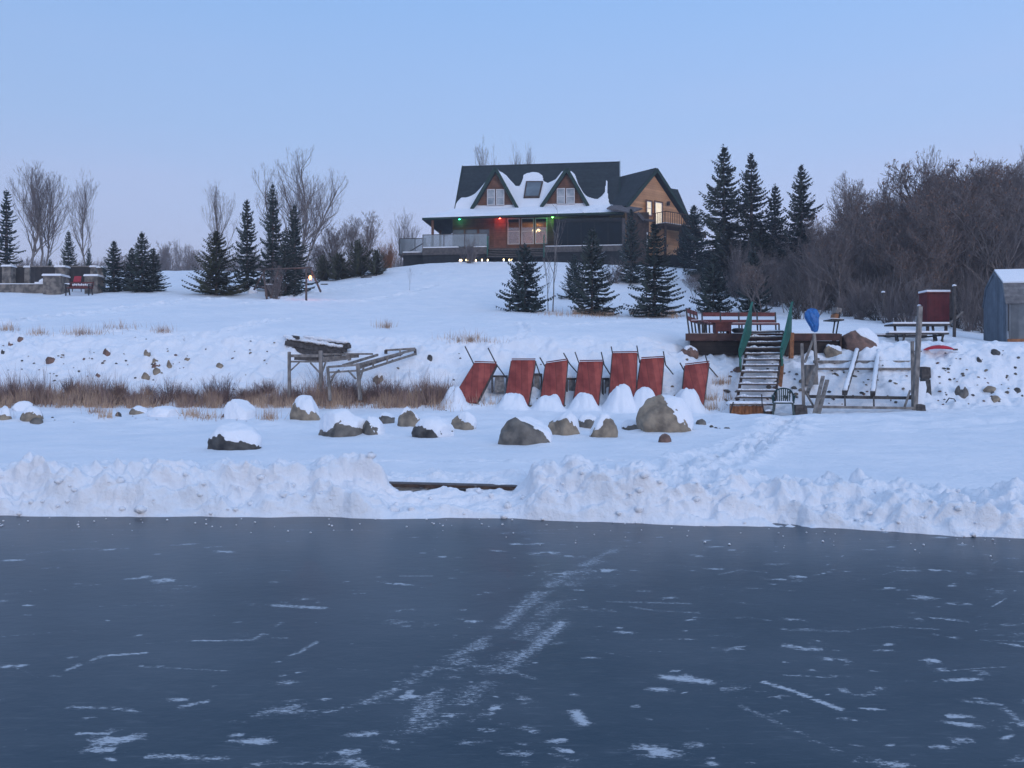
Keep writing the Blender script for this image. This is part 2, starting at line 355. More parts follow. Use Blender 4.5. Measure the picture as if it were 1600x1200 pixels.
S=np.concatenate([np.linspace(-.02,.85,70),np.linspace(.87,2.6,60)])
gap=sst(590,612,pxb)*(1-sst(815,835,pxb))
X=np.empty((len(S),len(U))); Y=X.copy(); Zb=X.copy()
for i,s in enumerate(S):
    front=np.clip(s/.72,0,1); front=np.sin(front*pi/2)**1.1
    back=1-sst(.78,1.9,np.full_like(U,s))
    base=np.interp(D0+s,[8,10,11,12.5,14],[-.02,.02,.13,.19,.22])
    z=np.where(s<=.74, hc*front, base+(hc-base)*back)
    z2=np.where(s<=.74, hc*front, hc-.02*np.clip((s-.74)/.3,0,1))      # the low gap with a second ridge behind
    ridge=.13*np.exp(-((s-1.75)/.35)**2)*(1+.5*(vn(pxb*.03,pxb*0,9)-.5))
    bl_=sst(.9,1.35,np.full_like(U,s)); z2=z2*(1-bl_)+bl_*(base+.10*(1-sst(1.1,2.4,np.full_like(U,s)))+ridge)
    Zb[i]=z*(1-gap)+z2*gap; Y[i]=D0+s+FOOT*np.clip(1-s/.22,0,1); X[i]=U*(D0+s)
SS=np.repeat(S[:,None],len(U),1); PXB=np.repeat(pxb[None],len(S),0)
env=np.clip(SS/.16,0,1)*(1-sst(1.5,2.5,SS)); face=np.clip(SS/.05,0,1)*(1-sst(.6,.9,SS)); g2=1-.55*gap[None]
big=fbm(X*1.1+Zb*1.5,Y*1.1+SS*1.8,4,60)*1.15; chunk=np.clip(1-vor(X*3.6,Y*4+Zb*3,61)-.35,0,1); chunk2=np.clip(1-vor(X*11,Y*11+Zb*7,62)-.35,0,1)
rid=1-np.abs(2*vn(X*3.1+SS*4.5+1.2*vn(X*.7,Y*0,67),SS*5+Y*.6,63)-1); rid2=1-np.abs(2*vn(X*9+Zb*1.3,Zb*3+Y,64)-1)
W1=X+.12*fbm(X*3,SS*3,2,72); W2=SS+.10*fbm(X*3+9,SS*3,2,73); rr_=1-np.abs(2*vn(W1*2.3+SS*1.1,W2*2.6,74)-1); rr2=1-np.abs(2*vn(W1*5.5+3,W2*6,75)-1)
Zb+=env*g2*(.30*big+.13*chunk+.05*chunk2+.19*(rr_-.5)+.08*(rr2-.5)+.07*fbm(X*4.5,Y*4.5,3,69)+.015*fbm(X*20,Y*20,2,65))
Y-=face*g2*(.16*rid*np.clip(vn(X*.9,Y,66)-.35,0,1)*1.6+.02*rid2+.12*chunk+.50*big+.05*fbm(X*6,SS*9,3,71))*np.clip(SS/.3,.0,1)*.40
Zb=np.where(SS<0.0,-.03,Zb); Zb=np.where(SS>2.5,np.minimum(Zb,.12),Zb)
ii=np.arange(X.size).reshape(X.shape)
q=np.stack([ii[:-1,:-1],ii[:-1,1:],ii[1:,1:],ii[1:,:-1]],-1).reshape(-1,4)
bank=npmesh('snow_bank',np.stack([X,Y,Zb],-1).reshape(-1,3),q,M['bank']); struct(bank)
# loose lumps of snow on and before the bank
lumps=MB(); random.seed(5)
def lump(mb,c,r,sd=0,sq=.7,n1=7,n2=5):
    rr=random.Random(sd); vs=[]; fs=[]
    for i in range(n2+1):
        th=pi*i/n2
        for k in range(n1):
            ph=2*pi*k/n1; q_=r*(1+.35*(rr.random()-.5))
            vs.append((c[0]+q_*sin(th)*cos(ph), c[1]+q_*sin(th)*sin(ph), c[2]+q_*sq*cos(th)))
    for i in range(n2):
        for k in range(n1): fs.append((i*n1+k,(i+1)*n1+k,(i+1)*n1+(k+1)%n1,i*n1+(k+1)%n1))
    mb.add(vs,fs)
for k in range(130):
    j=random.randrange(300,2080); i=int(abs(random.gauss(0,26))) if random.random()<.8 else random.randrange(60,125); i=min(i+1,126)
    r=random.choice([.015,.02,.025,.03,.045])*(1+.5*random.random())
    lump(lumps,(X[i,j],Y[i,j]-.01,Zb[i,j]+r*.25),r,k)
for k in range(110):
    px=random.uniform(0,1600); D=CZ*F/(edgeY(px)-HY)-abs(random.gauss(0,.6)); r=random.uniform(.006,.022)
    lump(lumps,((px-800)/F*D,D,r*.4),r*.6,k)
o=lumps.build('snow_lumps',M['bank'],smooth=True); struct(o,'stuff'); tag(o,'loose crumbs of snow scattered along the ploughed snow bank','snow')

# ---------------- lake ice ----------------
m=bpy.data.materials.new('lake_ice'); m.use_nodes=True; t=m.node_tree; n=t.nodes; l=t.links; b=n['Principled BSDF']
b.inputs['IOR'].default_value=1.31; b.inputs['Specular Tint'].default_value=(.84,.97,1,1)
at=n.new('ShaderNodeAttribute'); at.attribute_name='frost'; tcn=n.new('ShaderNodeTexCoord')
def noise(scale,det=5,st=(1,1,1),ro=.6):
    mp=n.new('ShaderNodeMapping'); mp.inputs['Scale'].default_value=st; l.new(tcn.outputs['Object'],mp.inputs[0])
    q=n.new('ShaderNodeTexNoise'); q.inputs['Scale'].default_value=scale; q.inputs['Detail'].default_value=det; q.inputs['Roughness'].default_value=ro; l.new(mp.outputs[0],q.inputs[0]); return q.outputs[0]
def mth(op,a,b_=None,c=None):
    q=n.new('ShaderNodeMath'); q.operation=op
    for k,v in enumerate((a,b_,c)):
        if v is None: continue
        if isinstance(v,(int,float)): q.inputs[k].default_value=v
        else: l.new(v,q.inputs[k])
    return q.outputs[0]
def mrange(v,a,b_,c=0,d=1):
    q=n.new('ShaderNodeMapRange'); l.new(v,q.inputs[0])
    for k,x in enumerate((a,b_,c,d)): q.inputs[k+1].default_value=x
    return q.outputs[0]
fine=noise(60,6,(.45,1,1),.8)
sum_=mth('ADD',at.outputs['Fac'],mth('MULTIPLY',mth('SUBTRACT',fine,.5),2.7))
frost=mrange(sum_,.44,.80)
haze_=mth('ADD',mrange(noise(1.1,6,(.6,1,1)),.40,.75,0,.055),mrange(noise(45,3,(.12,1,1)),.58,.75,0,.10))
speck=mrange(noise(95,2,(1,1,1)),.74,.80,0,.5)
fr=mth('MINIMUM',mth('ADD',mth('ADD',mth('MULTIPLY',frost,.62),haze_),speck),1.)
base=n.new('ShaderNodeMix'); base.data_type='RGBA'; l.new(fr,base.inputs['Factor'])
cn=n.new('ShaderNodeMix'); cn.data_type='RGBA'; l.new(noise(.5,4),cn.inputs['Factor']); cn.inputs['A'].default_value=(.005,.023,.041,1); cn.inputs['B'].default_value=(.010,.030,.051,1)
l.new(cn.outputs['Result'],base.inputs['A']); base.inputs['B'].default_value=(.72,.77,.82,1); l.new(base.outputs['Result'],b.inputs['Base Color'])
l.new(mrange(fr,0,.5,.30,.8),b.inputs['Roughness'])
l.new(mrange(fr,0,.6,.52,.1),b.inputs['Specular IOR Level'])
bp=n.new('ShaderNodeBump'); bp.inputs['Strength'].default_value=.25; bp.inputs['Distance'].default_value=.01; l.new(noise(9,5,(.7,1,1)),bp.inputs['Height']); l.new(bp.outputs[0],b.inputs['Normal'])
# frost marks scraped into the ice: long skate drags, blown snow patches
Di=np.concatenate([np.geomspace(2.6,12.5,620)]); Ui=np.linspace(-.72,.72,1100)
Xi=np.outer(Di,Ui); Yi=np.repeat(Di[:,None],len(Ui),1); Fr=np.zeros_like(Xi)
def ice(px,py): D=CZ*F/(py-HY); return ((px-800)/F*D, D)
def stroke(pts,wd,amp=.6,br=.5,seed=0,jit=0):
    global Fr
    W=[ice(*p) for p in pts]; r_=4*wd+.02; ys=[q_[1] for q_ in W]; xs=[q_[0] for q_ in W]; us=[q_[0]/q_[1] for q_ in W]; yl=min(ys)-r_
    I0,I1=np.searchsorted(Di,[yl,max(ys)+r_]); J0,J1=np.searchsorted(Ui,[min(us)-r_/max(yl,1),max(us)+r_/max(yl,1)])
    if I1<=I0 or J1<=J0: return
    XS=Xi[I0:I1,J0:J1]; YS=Yi[I0:I1,J0:J1]; best=np.full(XS.shape,99.)
    for p,q_ in zip(W[:-1],W[1:]):
        dx=q_[0]-p[0]; dy=q_[1]-p[1]; l2=dx*dx+dy*dy+1e-9
        t=np.clip(((XS-p[0])*dx+(YS-p[1])*dy)/l2,0,1); best=np.minimum(best,np.hypot(XS-p[0]-t*dx,YS-p[1]-t*dy))
    mod=sst(br-.12,br+.16,vn(XS*1.8+seed*3.7,YS*7+seed,seed+70)*.5+vn(XS*6,YS*26+seed,seed+71)*.3+vn(XS*14,YS*50,seed+72)*.2)
    Fr[I0:I1,J0:J1]=np.maximum(Fr[I0:I1,J0:J1],amp*np.exp(-(best/wd)**2)*mod)
stroke([(975,852),(900,890),(840,925),(790,975),(740,1015),(700,1050),(640,1150)],.10,.58,.41,1)
stroke([(945,865),(880,905),(800,965),(740,1010),(650,1060),(560,1105),(500,1112)],.07,.56,.42,2)
stroke([(1000,850),(930,880),(870,935),(780,1040),(700,1120),(640,1150)],.12,.50,.44,3)
stroke([(882,970),(850,1000),(808,1030)],.07,.66,.36,4)
stroke([(870,975),(835,1005),(790,1050)],.10,.55,.4,5)
stroke([(480,1115),(430,1110),(365,1130)],.07,.65,.4,6); stroke([(460,1093),(400,1120)],.05,.55,.45,7)
stroke([(510,1112),(570,1098),(630,1093)],.035,.72,.3,8)
stroke([(1195,1066),(1240,1080),(1312,1108)],.03,.85,.2,9)
stroke([(1155,1102),(1200,1122),(1260,1150),(1340,1190)],.035,.5,.42,10)
stroke([(1505,1095),(1560,1100),(1600,1130)],.035,.6,.35,11)
stroke([(105,1047),(160,1025),(228,1020)],.03,.7,.3,12); stroke([(170,1024),(228,1020)],.014,.95,.1,13)
stroke([(300,1001),(352,1001)],.016,.9,.1,14); stroke([(360,1000),(395,1000),(440,973)],.03,.6,.35,15)
stroke([(432,1036),(470,1018),(495,1003)],.03,.65,.35,16)
stroke([(110,1105),(190,1108),(215,1112)],.03,.6,.35,17); stroke([(122,1146),(170,1146)],.02,.8,.2,18)
stroke([(285,1104),(322,1096)],.03,.7,.3,19)
stroke([(1095,917),(1200,920),(1260,925)],.022,.62,.3,20); stroke([(950,940),(1080,943)],.03,.6,.35,21)
stroke([(985,948),(1030,955),(1090,957)],.025,.6,.3,22); stroke([(1040,883),(1120,887),(1200,895)],.022,.55,.35,23)
stroke([(1225,983),(1320,986)],.04,.62,.35,24); stroke([(1350,978),(1465,983)],.03,.5,.4,25); stroke([(890,950),(960,955)],.03,.6,.35,26)
stroke([(740,1040),(790,1045),(830,1060)],.05,.55,.42,27); stroke([(760,1068),(800,1075),(835,1105),(790,1108)],.06,.6,.4,28)
stroke([(1040,1058),(1105,1065)],.05,.9,.1,29); stroke([(899,1113),(912,1130)],.045,.9,.1,30)
stroke([(430,946),(505,950)],.05,.75,.3,31); stroke([(625,900),(675,900)],.015,.85,.15,32)
stroke([(235,1182),(290,1182)],.035,.75,.35,33); stroke([(293,1184),(350,1186)],.035,.62,.38,34); stroke([(545,1150),(580,1146)],.05,.7,.3,35)
stroke([(400,1195),(560,1195)],.05,.55,.45,36); stroke([(725,1162),(760,1162)],.05,.65,.35,37)
stroke([(0,1042),(35,1040)],.04,.75,.3,38); stroke([(45,866),(90,860),(150,857)],.06,.5,.42,39)
stroke([(0,822),(300,820),(800,824),(1000,832)],.10,.42,.44,49); stroke([(0,828),(500,828),(900,834)],.05,.5,.40,50)
rg=random.Random(12)
for k in range(110):       # long thin skate scratches
    py=HY+CZ*F/rg.uniform(4.6,9.6); px=rg.uniform(-60,1660) if k%3 else rg.uniform(700,1660); x,y=ice(px,py); L_=rg.uniform(.2,.9); a=rg.gauss(0,.22) if k%5 else rg.uniform(.4,1.1); c_=rg.gauss(0,.15); W_=[]
    for j in range(5):
        X_=x+L_*j/4*cos(a+c_*j/4); Y_=max(3.,y+L_*j/4*sin(a+c_*j/4)); W_.append((800+F*X_/Y_,HY+CZ*F/Y_))
    stroke(W_,rg.choice([.006,.009,.014]),rg.choice([.5,.6,.7]),.46,k+60)
rg=random.Random(11)
for k in range(520):       # small wind-blown patches
    py=HY+CZ*F/rg.uniform(3.5,9.2); px=rg.uniform(-60,1660)
    if rg.random()<.45: px=rg.uniform(600,1660)
    x,y=ice(px,py); wx=rg.choice([.02,.03,.04,.06,.09,.14])*(.6+rg.random()); wy=wx*rg.uniform(.25,.6); a=rg.uniform(-.5,.5); am=rg.choice([.6,.75,.9])
    i0,i1=np.searchsorted(Di,[y-3*wx,y+3*wx]); j0,j1=np.searchsorted(Ui,[(x-3.2*wx)/y,(x+3.2*wx)/y])
    if i1<=i0 or j1<=j0: continue
    A=Xi[i0:i1,j0:j1]-x; B=Yi[i0:i1,j0:j1]-y; p=(A*cos(a)+B*sin(a))/wx; q_=(-A*sin(a)+B*cos(a))/wy
    Fr[i0:i1,j0:j1]=np.maximum(Fr[i0:i1,j0:j1],am*np.exp(-(p*p+q_*q_))*sst(.3,.6,vn(A*14+k,B*20,k)))
# the plate reaches far beyond the marked part
ui=np.concatenate([[-30,-8,-3,-1.4],Ui,[1.4,3,8,30]]); 
Xi2=np.outer(Di,ui); Yi2=np.repeat(Di[:,None],len(ui),1); F2=np.zeros_like(Xi2); F2[:,4:-4]=Fr
ii=np.arange(Xi2.size).reshape(Xi2.shape); q=np.stack([ii[:-1,:-1],ii[:-1,1:],ii[1:,1:],ii[1:,:-1]],-1).reshape(-1,4)
V=np.stack([Xi2,Yi2,0*Xi2],-1).reshape(-1,3)
nv=len(V); x0=Xi2[0]; nJ2=len(ui)
V=np.concatenate([V,np.stack([x0,np.full(nJ2,-120.),np.zeros(nJ2)],-1)])
k=np.arange(nJ2-1); q=np.concatenate([q,np.stack([nv+k,nv+k+1,k+1,k],-1)])
icep=npmesh('lake_ice',V,q,m,smooth=False); struct(icep)
att=icep.data.attributes.new('frost','FLOAT','POINT'); att.data.foreach_set('value',np.concatenate([F2.ravel(),np.zeros(nJ2)]).astype(np.float32))
# ================= HOUSE =================
HO=np.array((2.2,80.2,12.9)); HA=radians(7); ca,sa=cos(HA),sin(HA)
def HT(v):
    v=np.asarray(v,float).reshape(-1,3); x,y,z=v[:,0],v[:,1],v[:,2]
    return np.stack([HO[0]+x*ca+y*sa, HO[1]-x*sa+y*ca, HO[2]+z],-1)
def Hp(px,py,yl=0.):      # photo point -> house coordinates on the plane y = yl
    ax=(px-800)/F; D=(yl+HO[0]*sa+HO[1]*ca)/(ax*sa+ca); wx=ax*D
    return ((wx-HO[0])*ca-(D-HO[1])*sa, yl, CZ+(HY-py)/F*D-HO[2])
def Hroof(px,py,z0,k):    # photo point -> house coords on roof plane z = z0 + k*y
    y=2.
    for _ in range(30):
        p=Hp(px,py,y); y=y+.5*((p[2]-z0)/k-y)
    return Hp(px,py,y)
RK=(9.0-4.1)/4.0; RZ0=4.1
M['roof']=mat('green_shingles',(.032,.044,.050),(.020,.029,.034),3,.95,.3,30,lines=(2,.16,.75))
M['trim']=mat('dark_green_trim',(.014,.045,.035),(.01,.03,.026),4,.6)
M['siding']=mat('cedar_siding',(.20,.095,.055),(.12,.06,.038),2.5,.85,.2,20,lines=(2,.2,.6))
M['siding2']=mat('brick_siding',(.24,.105,.07),(.15,.07,.05),2.5,.85,.2,20,lines=(2,.1,.75))
M['tan']=mat('tan_siding',(.62,.35,.19),(.52,.285,.155),1.2,.85,.15,20,lines=(2,.22,.8))
M['white']=mat('white_frame',(.62,.62,.62),(.5,.5,.52),5,.5)
M['glassd']=mat('dark_pane',(.10,.14,.17),(.05,.07,.09),.9,.08,spec=1.0)
M['screen']=mat('screen_mesh',(.006,.013,.020),(.004,.008,.012),1.5,.6,spec=.15)
M['deck']=mat('deck_boards',(.12,.11,.105),(.06,.055,.055),5,.85,.3)
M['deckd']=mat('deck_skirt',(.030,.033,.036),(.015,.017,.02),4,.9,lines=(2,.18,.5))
M['awn']=mat('grey_awning',(.13,.12,.125),(.08,.075,.08),5,.9,.3)
M['bulbw']=mat('warm_bulb',(1,.8,.5),(1,.8,.5),1,emit=(1,.72,.36),es=6)
M['lit']=mat('lit_curtain',(.9,.8,.62),(.6,.5,.36),3,.7,emit=(1,.80,.52),es=.62,contrast=(.3,.7))
M['room']=mat('room_wall',(.45,.30,.18),(.3,.2,.12),2,.9)
g=bpy.data.materials.new('window_glass'); g.use_nodes=True; t=g.node_tree; n=t.nodes; l=t.links; n.clear()
o_=n.new('ShaderNodeOutputMaterial'); tr=n.new('ShaderNodeBsdfTransparent'); gl=n.new('ShaderNodeBsdfGlossy'); gl.inputs['Roughness'].default_value=.03; mxs=n.new('ShaderNodeMixShader'); mxs.inputs[0].default_value=.15
tr.inputs[0].default_value=(.8,.82,.85,1); l.new(tr.outputs[0],mxs.inputs[1]); l.new(gl.outputs[0],mxs.inputs[2]); l.new(mxs.outputs[0],o_.inputs[0]); M['glass']=g
g=g.copy(); g.name='railing_glass'; g.node_tree.nodes['Mix Shader'].inputs[0].default_value=.5; g.node_tree.nodes['Glossy BSDF'].inputs['Roughness'].default_value=.25; g.node_tree.nodes['Glossy BSDF'].inputs[0].default_value=(.42,.47,.47,1); M['rglass']=g

house=thing('house',tuple(HO),'large cedar-sided house with dark green roof and two A-shaped dormers on the hilltop','house')
def HB(mb,name,m,parent=None,smooth=False): return mb.build(name,M[m],parent or house,smooth,T=HT)
def wall_open(mb,x0,x1,z0,z1,y0,y1,rects):
    xs=sorted({x0,x1,*[r[0] for r in rects],*[r[1] for r in rects]})
    for a,b in zip(xs[:-1],xs[1:]):
        cx=(a+b)/2; cuts=sorted([(r[2],r[3]) for r in rects if r[0]<cx<r[1]]); z=z0
        for c,d in cuts: mb.box(a,b,y0,y1,z,c); z=d
        mb.box(a,b,y0,y1,z,z1)
def window(x0,x1,z0,z1,y,pane='glassd',frame='white',split=True,parent=None,cross=False,name='window',fw=.07):
    f=MB(); 
    f.box(x0,x0+fw,y-.05,y+.04,z0,z1); f.box(x1-fw,x1,y-.05,y+.04,z0,z1); f.box(x0+fw,x1-fw,y-.05,y+.04,z0,z0+fw); f.box(x0+fw,x1-fw,y-.05,y+.04,z1-fw,z1)
    if split: zm=(z0+z1)/2; f.box(x0+fw,x1-fw,y-.04,y+.03,zm-.03,zm+.03)
    w_=HB(f,name,frame,parent)
    p=MB(); p.box(x0+fw,x1-fw,y-.005,y+.015,z0+fw,z1-fw); HB(p,'pane',pane,w_)
    return w_
# main walls
openR=[Hp(793,382),Hp(812,341),Hp(814.5,382),Hp(834,341),Hp(836,382),Hp(855,341)]
lw=[(openR[0][0],openR[1][0]),(openR[2][0],openR[3][0]),(openR[4][0],openR[5][0])]; wz0=openR[0][2]; wz1=openR[1][2]
lv=[(Hp(a,380)[0],Hp(b,380)[0]) for a,b in ((707,725),(727,746),(748,765))]
mb=MB(); wall_open(mb,-7,7,-.4,4.0,0,.2,[(a,b,wz0,wz1) for a,b in lw]+[(a,b,.35,2.25) for a,b in lv]); mb.box(-7,-6.8,.2,8,-.4,4.0); mb.box(6.8,7,.2,8,-.4,4.0); mb.box(-6.8,6.8,7.8,8,-.4,4)
for sx in (-7,6.8): mb.poly([(sx,-.0,4.0),(sx,8.0,4.0),(sx,4.,8.85)],-.2,(1,0,0))
HB(mb,'wall','siding')
mb=MB(); mb.box(Hp(771.5,380)[0],Hp(791,380)[0],-.06,-.01,0,3.3); HB(mb,'brick_panel','siding2')
for a,b in lw: window(a,b,wz0,wz1,.05,pane='glass')
for a,b in lv: window(a,b,.35,2.25,.05,split=True,pane='glassd',frame='awn')
# living room seen through the glass
mb=MB(); xa=lw[0][0]-.3; xb=lw[2][1]+.5
mb.box(xa,xb,3.8,3.9,0,3); mb.box(xa-.1,xa,.22,3.8,0,3); mb.box(xb,xb+.1,.22,3.8,0,3); mb.box(xa,xb,.22,3.8,2.75,2.85); mb.box(xa,xb,.22,3.8,0,.1)
HB(mb,'living_room','room')
ch=MB(); cx=Hp(838,362,1.6); 
ch.tube([(cx[0],1.6,2.75),(cx[0],1.6,cx[2]+.25)],.02); 
for k in range(5):
    a=k*2*pi/5+.5; ch.tube([(cx[0],1.6,cx[2]+.2),(cx[0]+.3*cos(a),1.6+.3*sin(a),cx[2]+.05)],.015)
chn=HB(ch,'chandelier','iron'); b_=MB()
for k in range(5):
    a=k*2*pi/5+.5; lump(b_,(cx[0]+.3*cos(a),1.6+.3*sin(a),cx[2]+.12),.095,k,1.1,8,6)
HB(b_,'bulb','bulbw',chn,True)
def lamp(name,p,col,en,r=.08,T=HT):
    q=bpy.data.lights.new(name,'POINT'); q.energy=en; q.color=col; q.shadow_soft_size=r; o=bpy.data.objects.new(name,q); COL.objects.link(o); o.location=T([p])[0]; return o
lamp('room_light',(cx[0],1.6,cx[2]-.2),(1,.55,.25),75)
# roof : main slopes
t_=.22
def slope(mb,x0,x1,ya,za,yb,zb,th=.2):
    mb.slab([(x0,ya,za),(x1,ya,za),(x1,yb,zb),(x0,yb,zb)],th)
mb=MB(); slope(mb,-7.45,7.45,-.15,RZ0-.15*RK,4,9.0); 
mb.slab([(7.45,8.2,4.0),(-7.45,8.2,4.0),(-7.45,4.004,9.0),(7.45,4.004,9.0)],.2)
rf=HB(mb,'roof','roof')
for sx in (-7.5,7.5-.0):
    mb=MB()
    for (ya,za,yb,zb) in ((-.2,RZ0-.36,4,8.93),(8.2,3.95,4,8.93)): mb.beam((sx,ya,za),(sx,yb,zb),.06,.3)
    HB(mb,'roof_trim','trim',rf)
# porch roof, hipped round the left corner
PZ=2.98; PY=-2.6; PXL=-9.9; PXR=7.9
mb=MB(); A=(PXL,PY,PZ-.12); B=(PXR,PY,PZ+.03); C_=(7.45,-.16,4.02); D_=(-7.3,-.16,4.02); E=(PXL,7.,PZ-.12); Fp=(-7.3,7.,4.02)
mb.slab([A,B,C_,D_],.16); mb.slab([E,A,D_,Fp],.16)
pr=HB(mb,'porch_roof','roof')
mb=MB(); mb.beam((PXL-.03,PY-.03,PZ-.17),(PXR,PY-.03,PZ-.03),.05,.17); mb.beam((PXL-.03,PY,PZ-.17),(PXL-.03,7,PZ-.17),.05,.17); HB(mb,'fascia','trim',pr)
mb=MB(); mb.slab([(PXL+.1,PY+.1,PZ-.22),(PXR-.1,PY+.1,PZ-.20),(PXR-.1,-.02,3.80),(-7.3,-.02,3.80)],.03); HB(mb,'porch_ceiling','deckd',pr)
# snow lying on the roof: everything below the traced melt line
line=[(700,338),(711,322),(716,314),(721,309),(728,309),(735,307),(742,303),(752,293),(776,262),(781,268),(786,270),(793,276),(800,284),(806,291),(812,291),(816,283),(818,274),(824,271),(832,269.5),(842,270),(848,275),(850,284),(856,286),(862,284),(868,281),(878,268),(893,268),(899,274),(904,288),(912,302),(919,308),(928,311),(934,311),(940,307),(945,301),(946,284),(948,281),(949.5,285),(950,302),(952,317),(956,322),(962,326)]
lx=[Hroof(a,b,RZ0,RK) for a,b in line]; order=np.argsort([p[0] for p in lx]); LX=np.array([lx[i][0] for i in order]); LY=np.array([lx[i][1] for i in order])
gx=np.arange(-7.42,7.43,.07); gs=np.arange(-.15,4.,.07)
GX,GY=np.meshgrid(gx,gs); lim=np.interp(GX,LX,LY)+.10*fbm(GX*2,GY*2,3,3)
th=np.clip((lim-GY)/.22,-1,1); 
keep=th>-.15
TH=np.where(th>0,.02+.16*np.sqrt(np.clip(th,0,1))+.05*fbm(GX*1.2,GY*1.2,3,9),-.05)
nx=np.array([0,-RK,1])/sqrt(1+RK*RK)
V=np.stack([GX,GY+nx[1]*TH,RZ0+RK*GY+nx[2]*TH],-1).reshape(-1,3)
ii=np.arange(GX.size).reshape(GX.shape); q=np.stack([ii[:-1,:-1],ii[:-1,1:],ii[1:,1:],ii[1:,:-1]],-1).reshape(-1,4); kq=keep.ravel()[q].all(1)
npmesh('roof_snow',HT(V),q[kq],M['snowcap'],house)
# porch roof snow
gx=np.arange(PXL-.05,PXR,.07); gs=np.arange(0,1.03,.03); GX,S_=np.meshgrid(gx,gs)
X0=np.clip(GX,PXL,PXR); left=PXL+(-7.3-PXL)*S_; right=PXR+(7.45-PXR)*S_
Xp=left+(GX-PXL)/(PXR-PXL)*(right-left); Yp=PY+(-.16-PY)*S_; Zp=PZ-.12+.15*(GX-PXL)/(PXR-PXL)*(1-S_)+(4.02-PZ+.12)*S_
bare0=Hp(868,335,PY)[0]; bare1=Hp(968,335,PY)[0]
lowl=.46+.05*fbm(Xp*1.5,Xp*0,2,5)
notch=np.maximum.reduce([np.exp(-((Xp-Hp(c,335,PY)[0])/s_)**2)*a for c,s_,a in ((911,.22,.5),(935,.15,.3),(893,.12,.2))])
lowl=lowl-notch; inb=sst(bare0-.2,bare0+1.5,Xp)*(1-sst(bare1-.7,bare1-.1,Xp)); cut=lowl*inb
th=(S_-cut)/.06; TH=np.where((inb<.02)|(th>0),.10+.07*fbm(Xp*1.1,S_*3,3,8)*1.5+.10*np.clip(S_-.55,0,1),-.06); TH=TH*np.where(inb<.02,1,np.clip(th,-.3,1))
edge=np.where(S_<.02,-.06,0)
V=np.stack([Xp,Yp-np.where((S_<.02)&(inb<.5),.05,0),Zp+np.where(S_<.001,np.where(inb<.02,-.02,TH),TH)],-1).reshape(-1,3)
ii=np.arange(GX.size).reshape(GX.shape); q=np.stack([ii[:-1,:-1],ii[:-1,1:],ii[1:,1:],ii[1:,:-1]],-1).reshape(-1,4)
npmesh('porch_snow',HT(V),q,M['snowcap'],house)
mb=MB(); mb.slab([(PXL-.02,7,PZ-.05),(PXL-.02,PY,PZ-.05),(-7.3,-.16,4.12),(-7.3,7,4.12)],.1); HB(mb,'side_snow','snowcap')
# dormers
def dormer(pk,bl,br,wins,label):
    y=-.25; K=Hp(*pk,y); Lb=Hp(*bl,y); Rb=Hp(*br,y); zb=(Lb[2]+Rb[2])/2
    yr=(K[2]-RZ0)/RK
    w_=MB(); w_.poly([(Lb[0]+.25,y+.25,zb),(Rb[0]-.25,y+.25,zb),(K[0],y+.25,K[2]-.35)],.15,(0,-1,0))
    dm=HB(w_,'dormer','siding'); dm['label']=label
    r=MB(); yb=(zb-RZ0)/RK
    for sx,e in ((-1,Lb),(1,Rb)):
        quad=[(e[0],y-.12,zb-.08),(K[0],y-.12,K[2]),(K[0],yr+.3,K[2]),(e[0],max(yb,y)+.4,zb-.08)]
        if sx<0: quad=[quad[3],quad[0],quad[1],quad[2]]
        else: quad=[quad[0],quad[3],quad[2],quad[1]]
        r.slab(quad,.14)
    rr=HB(r,'dormer_roof','roof',dm)
    f=MB()
    for e in (Lb,Rb): f.beam((e[0],y-.16,zb-.08),(K[0],y-.16,K[2]-.02),.08,.30,up=(0,0,1))
    HB(f,'bargeboard','trim',dm)
    for (a,b,c,d) in wins:
        p0=Hp(a,d,y+.1); p1=Hp(b,c,y+.1); window(p0[0],p1[0],p0[2],p1[2],y+.10,pane='curtain',parent=dm)
M['curtain']=mat('curtained_pane',(.42,.45,.47),(.18,.22,.25),1.4,.25,spec=.6)
dormer((774.3,263),(737,325.5),(808.5,325),[(761,773.6,295.5,321),(775.2,788,295.5,321)],'left A-shaped dormer with paired white windows')
dormer((885.8,264),(845.5,322.5),(919,321.5),[(870,883,294,319.5),(884.6,898,294,319.5)],'right A-shaped dormer with paired white windows')
# skylight
q=[Hroof(a,b,RZ0,RK) for a,b in ((818.5,312.5),(843,312),(849,287),(822.5,287))]
nn=Vector(nx); mb=MB(); up=[Vector(p)+nn*.32 for p in q]; mb.slab([up[0],up[1],up[2],up[3]],.34); sk=HB(mb,'skylight','brownd')
mb=MB(); cc=sum(up,Vector())/4; mb.slab([cc+(p-cc)*.84+nn*.012 for p in up],.02); HB(mb,'pane','skyp',sk) if 'skyp' in M else HB(mb,'pane','glassd',sk)
# eave lights
M['lg']=mat('green_bulb',(.2,1,.5),(.2,1,.5),1,emit=(.05,1,.45),es=16); M['lr']=mat('red_bulb',(1,.3,.2),(1,.3,.2),1,emit=(1,.12,.08),es=16); M['lg2']=mat('lime_bulb',(.3,1,.3),(.3,1,.3),1,emit=(.12,1,.12),es=16)
for px,py,y_,m_,c_,e_ in ((718,342.0,-.4,'lg',(.05,1,.5),7),(781,340.6,-.5,'lr',(1,.10,.06),26),(863.4,339.0,-.5,'lg2',(.15,1,.15),26)):
    p=Hp(px,py,y_); mb=MB(); lump(mb,(p[0],p[1],p[2]),.085,3,.8,9,6); fx=HB(mb,'eave_light',m_,None,True)
    m2_=MB(); m2_.tube([(p[0],p[1],p[2]+.05),(p[0],0,p[2]+.12)],.035); HB(m2_,'fixture','iron',fx)
    lamp('eave_lamp',(p[0],p[1]-.1,p[2]-.16),c_,e_)
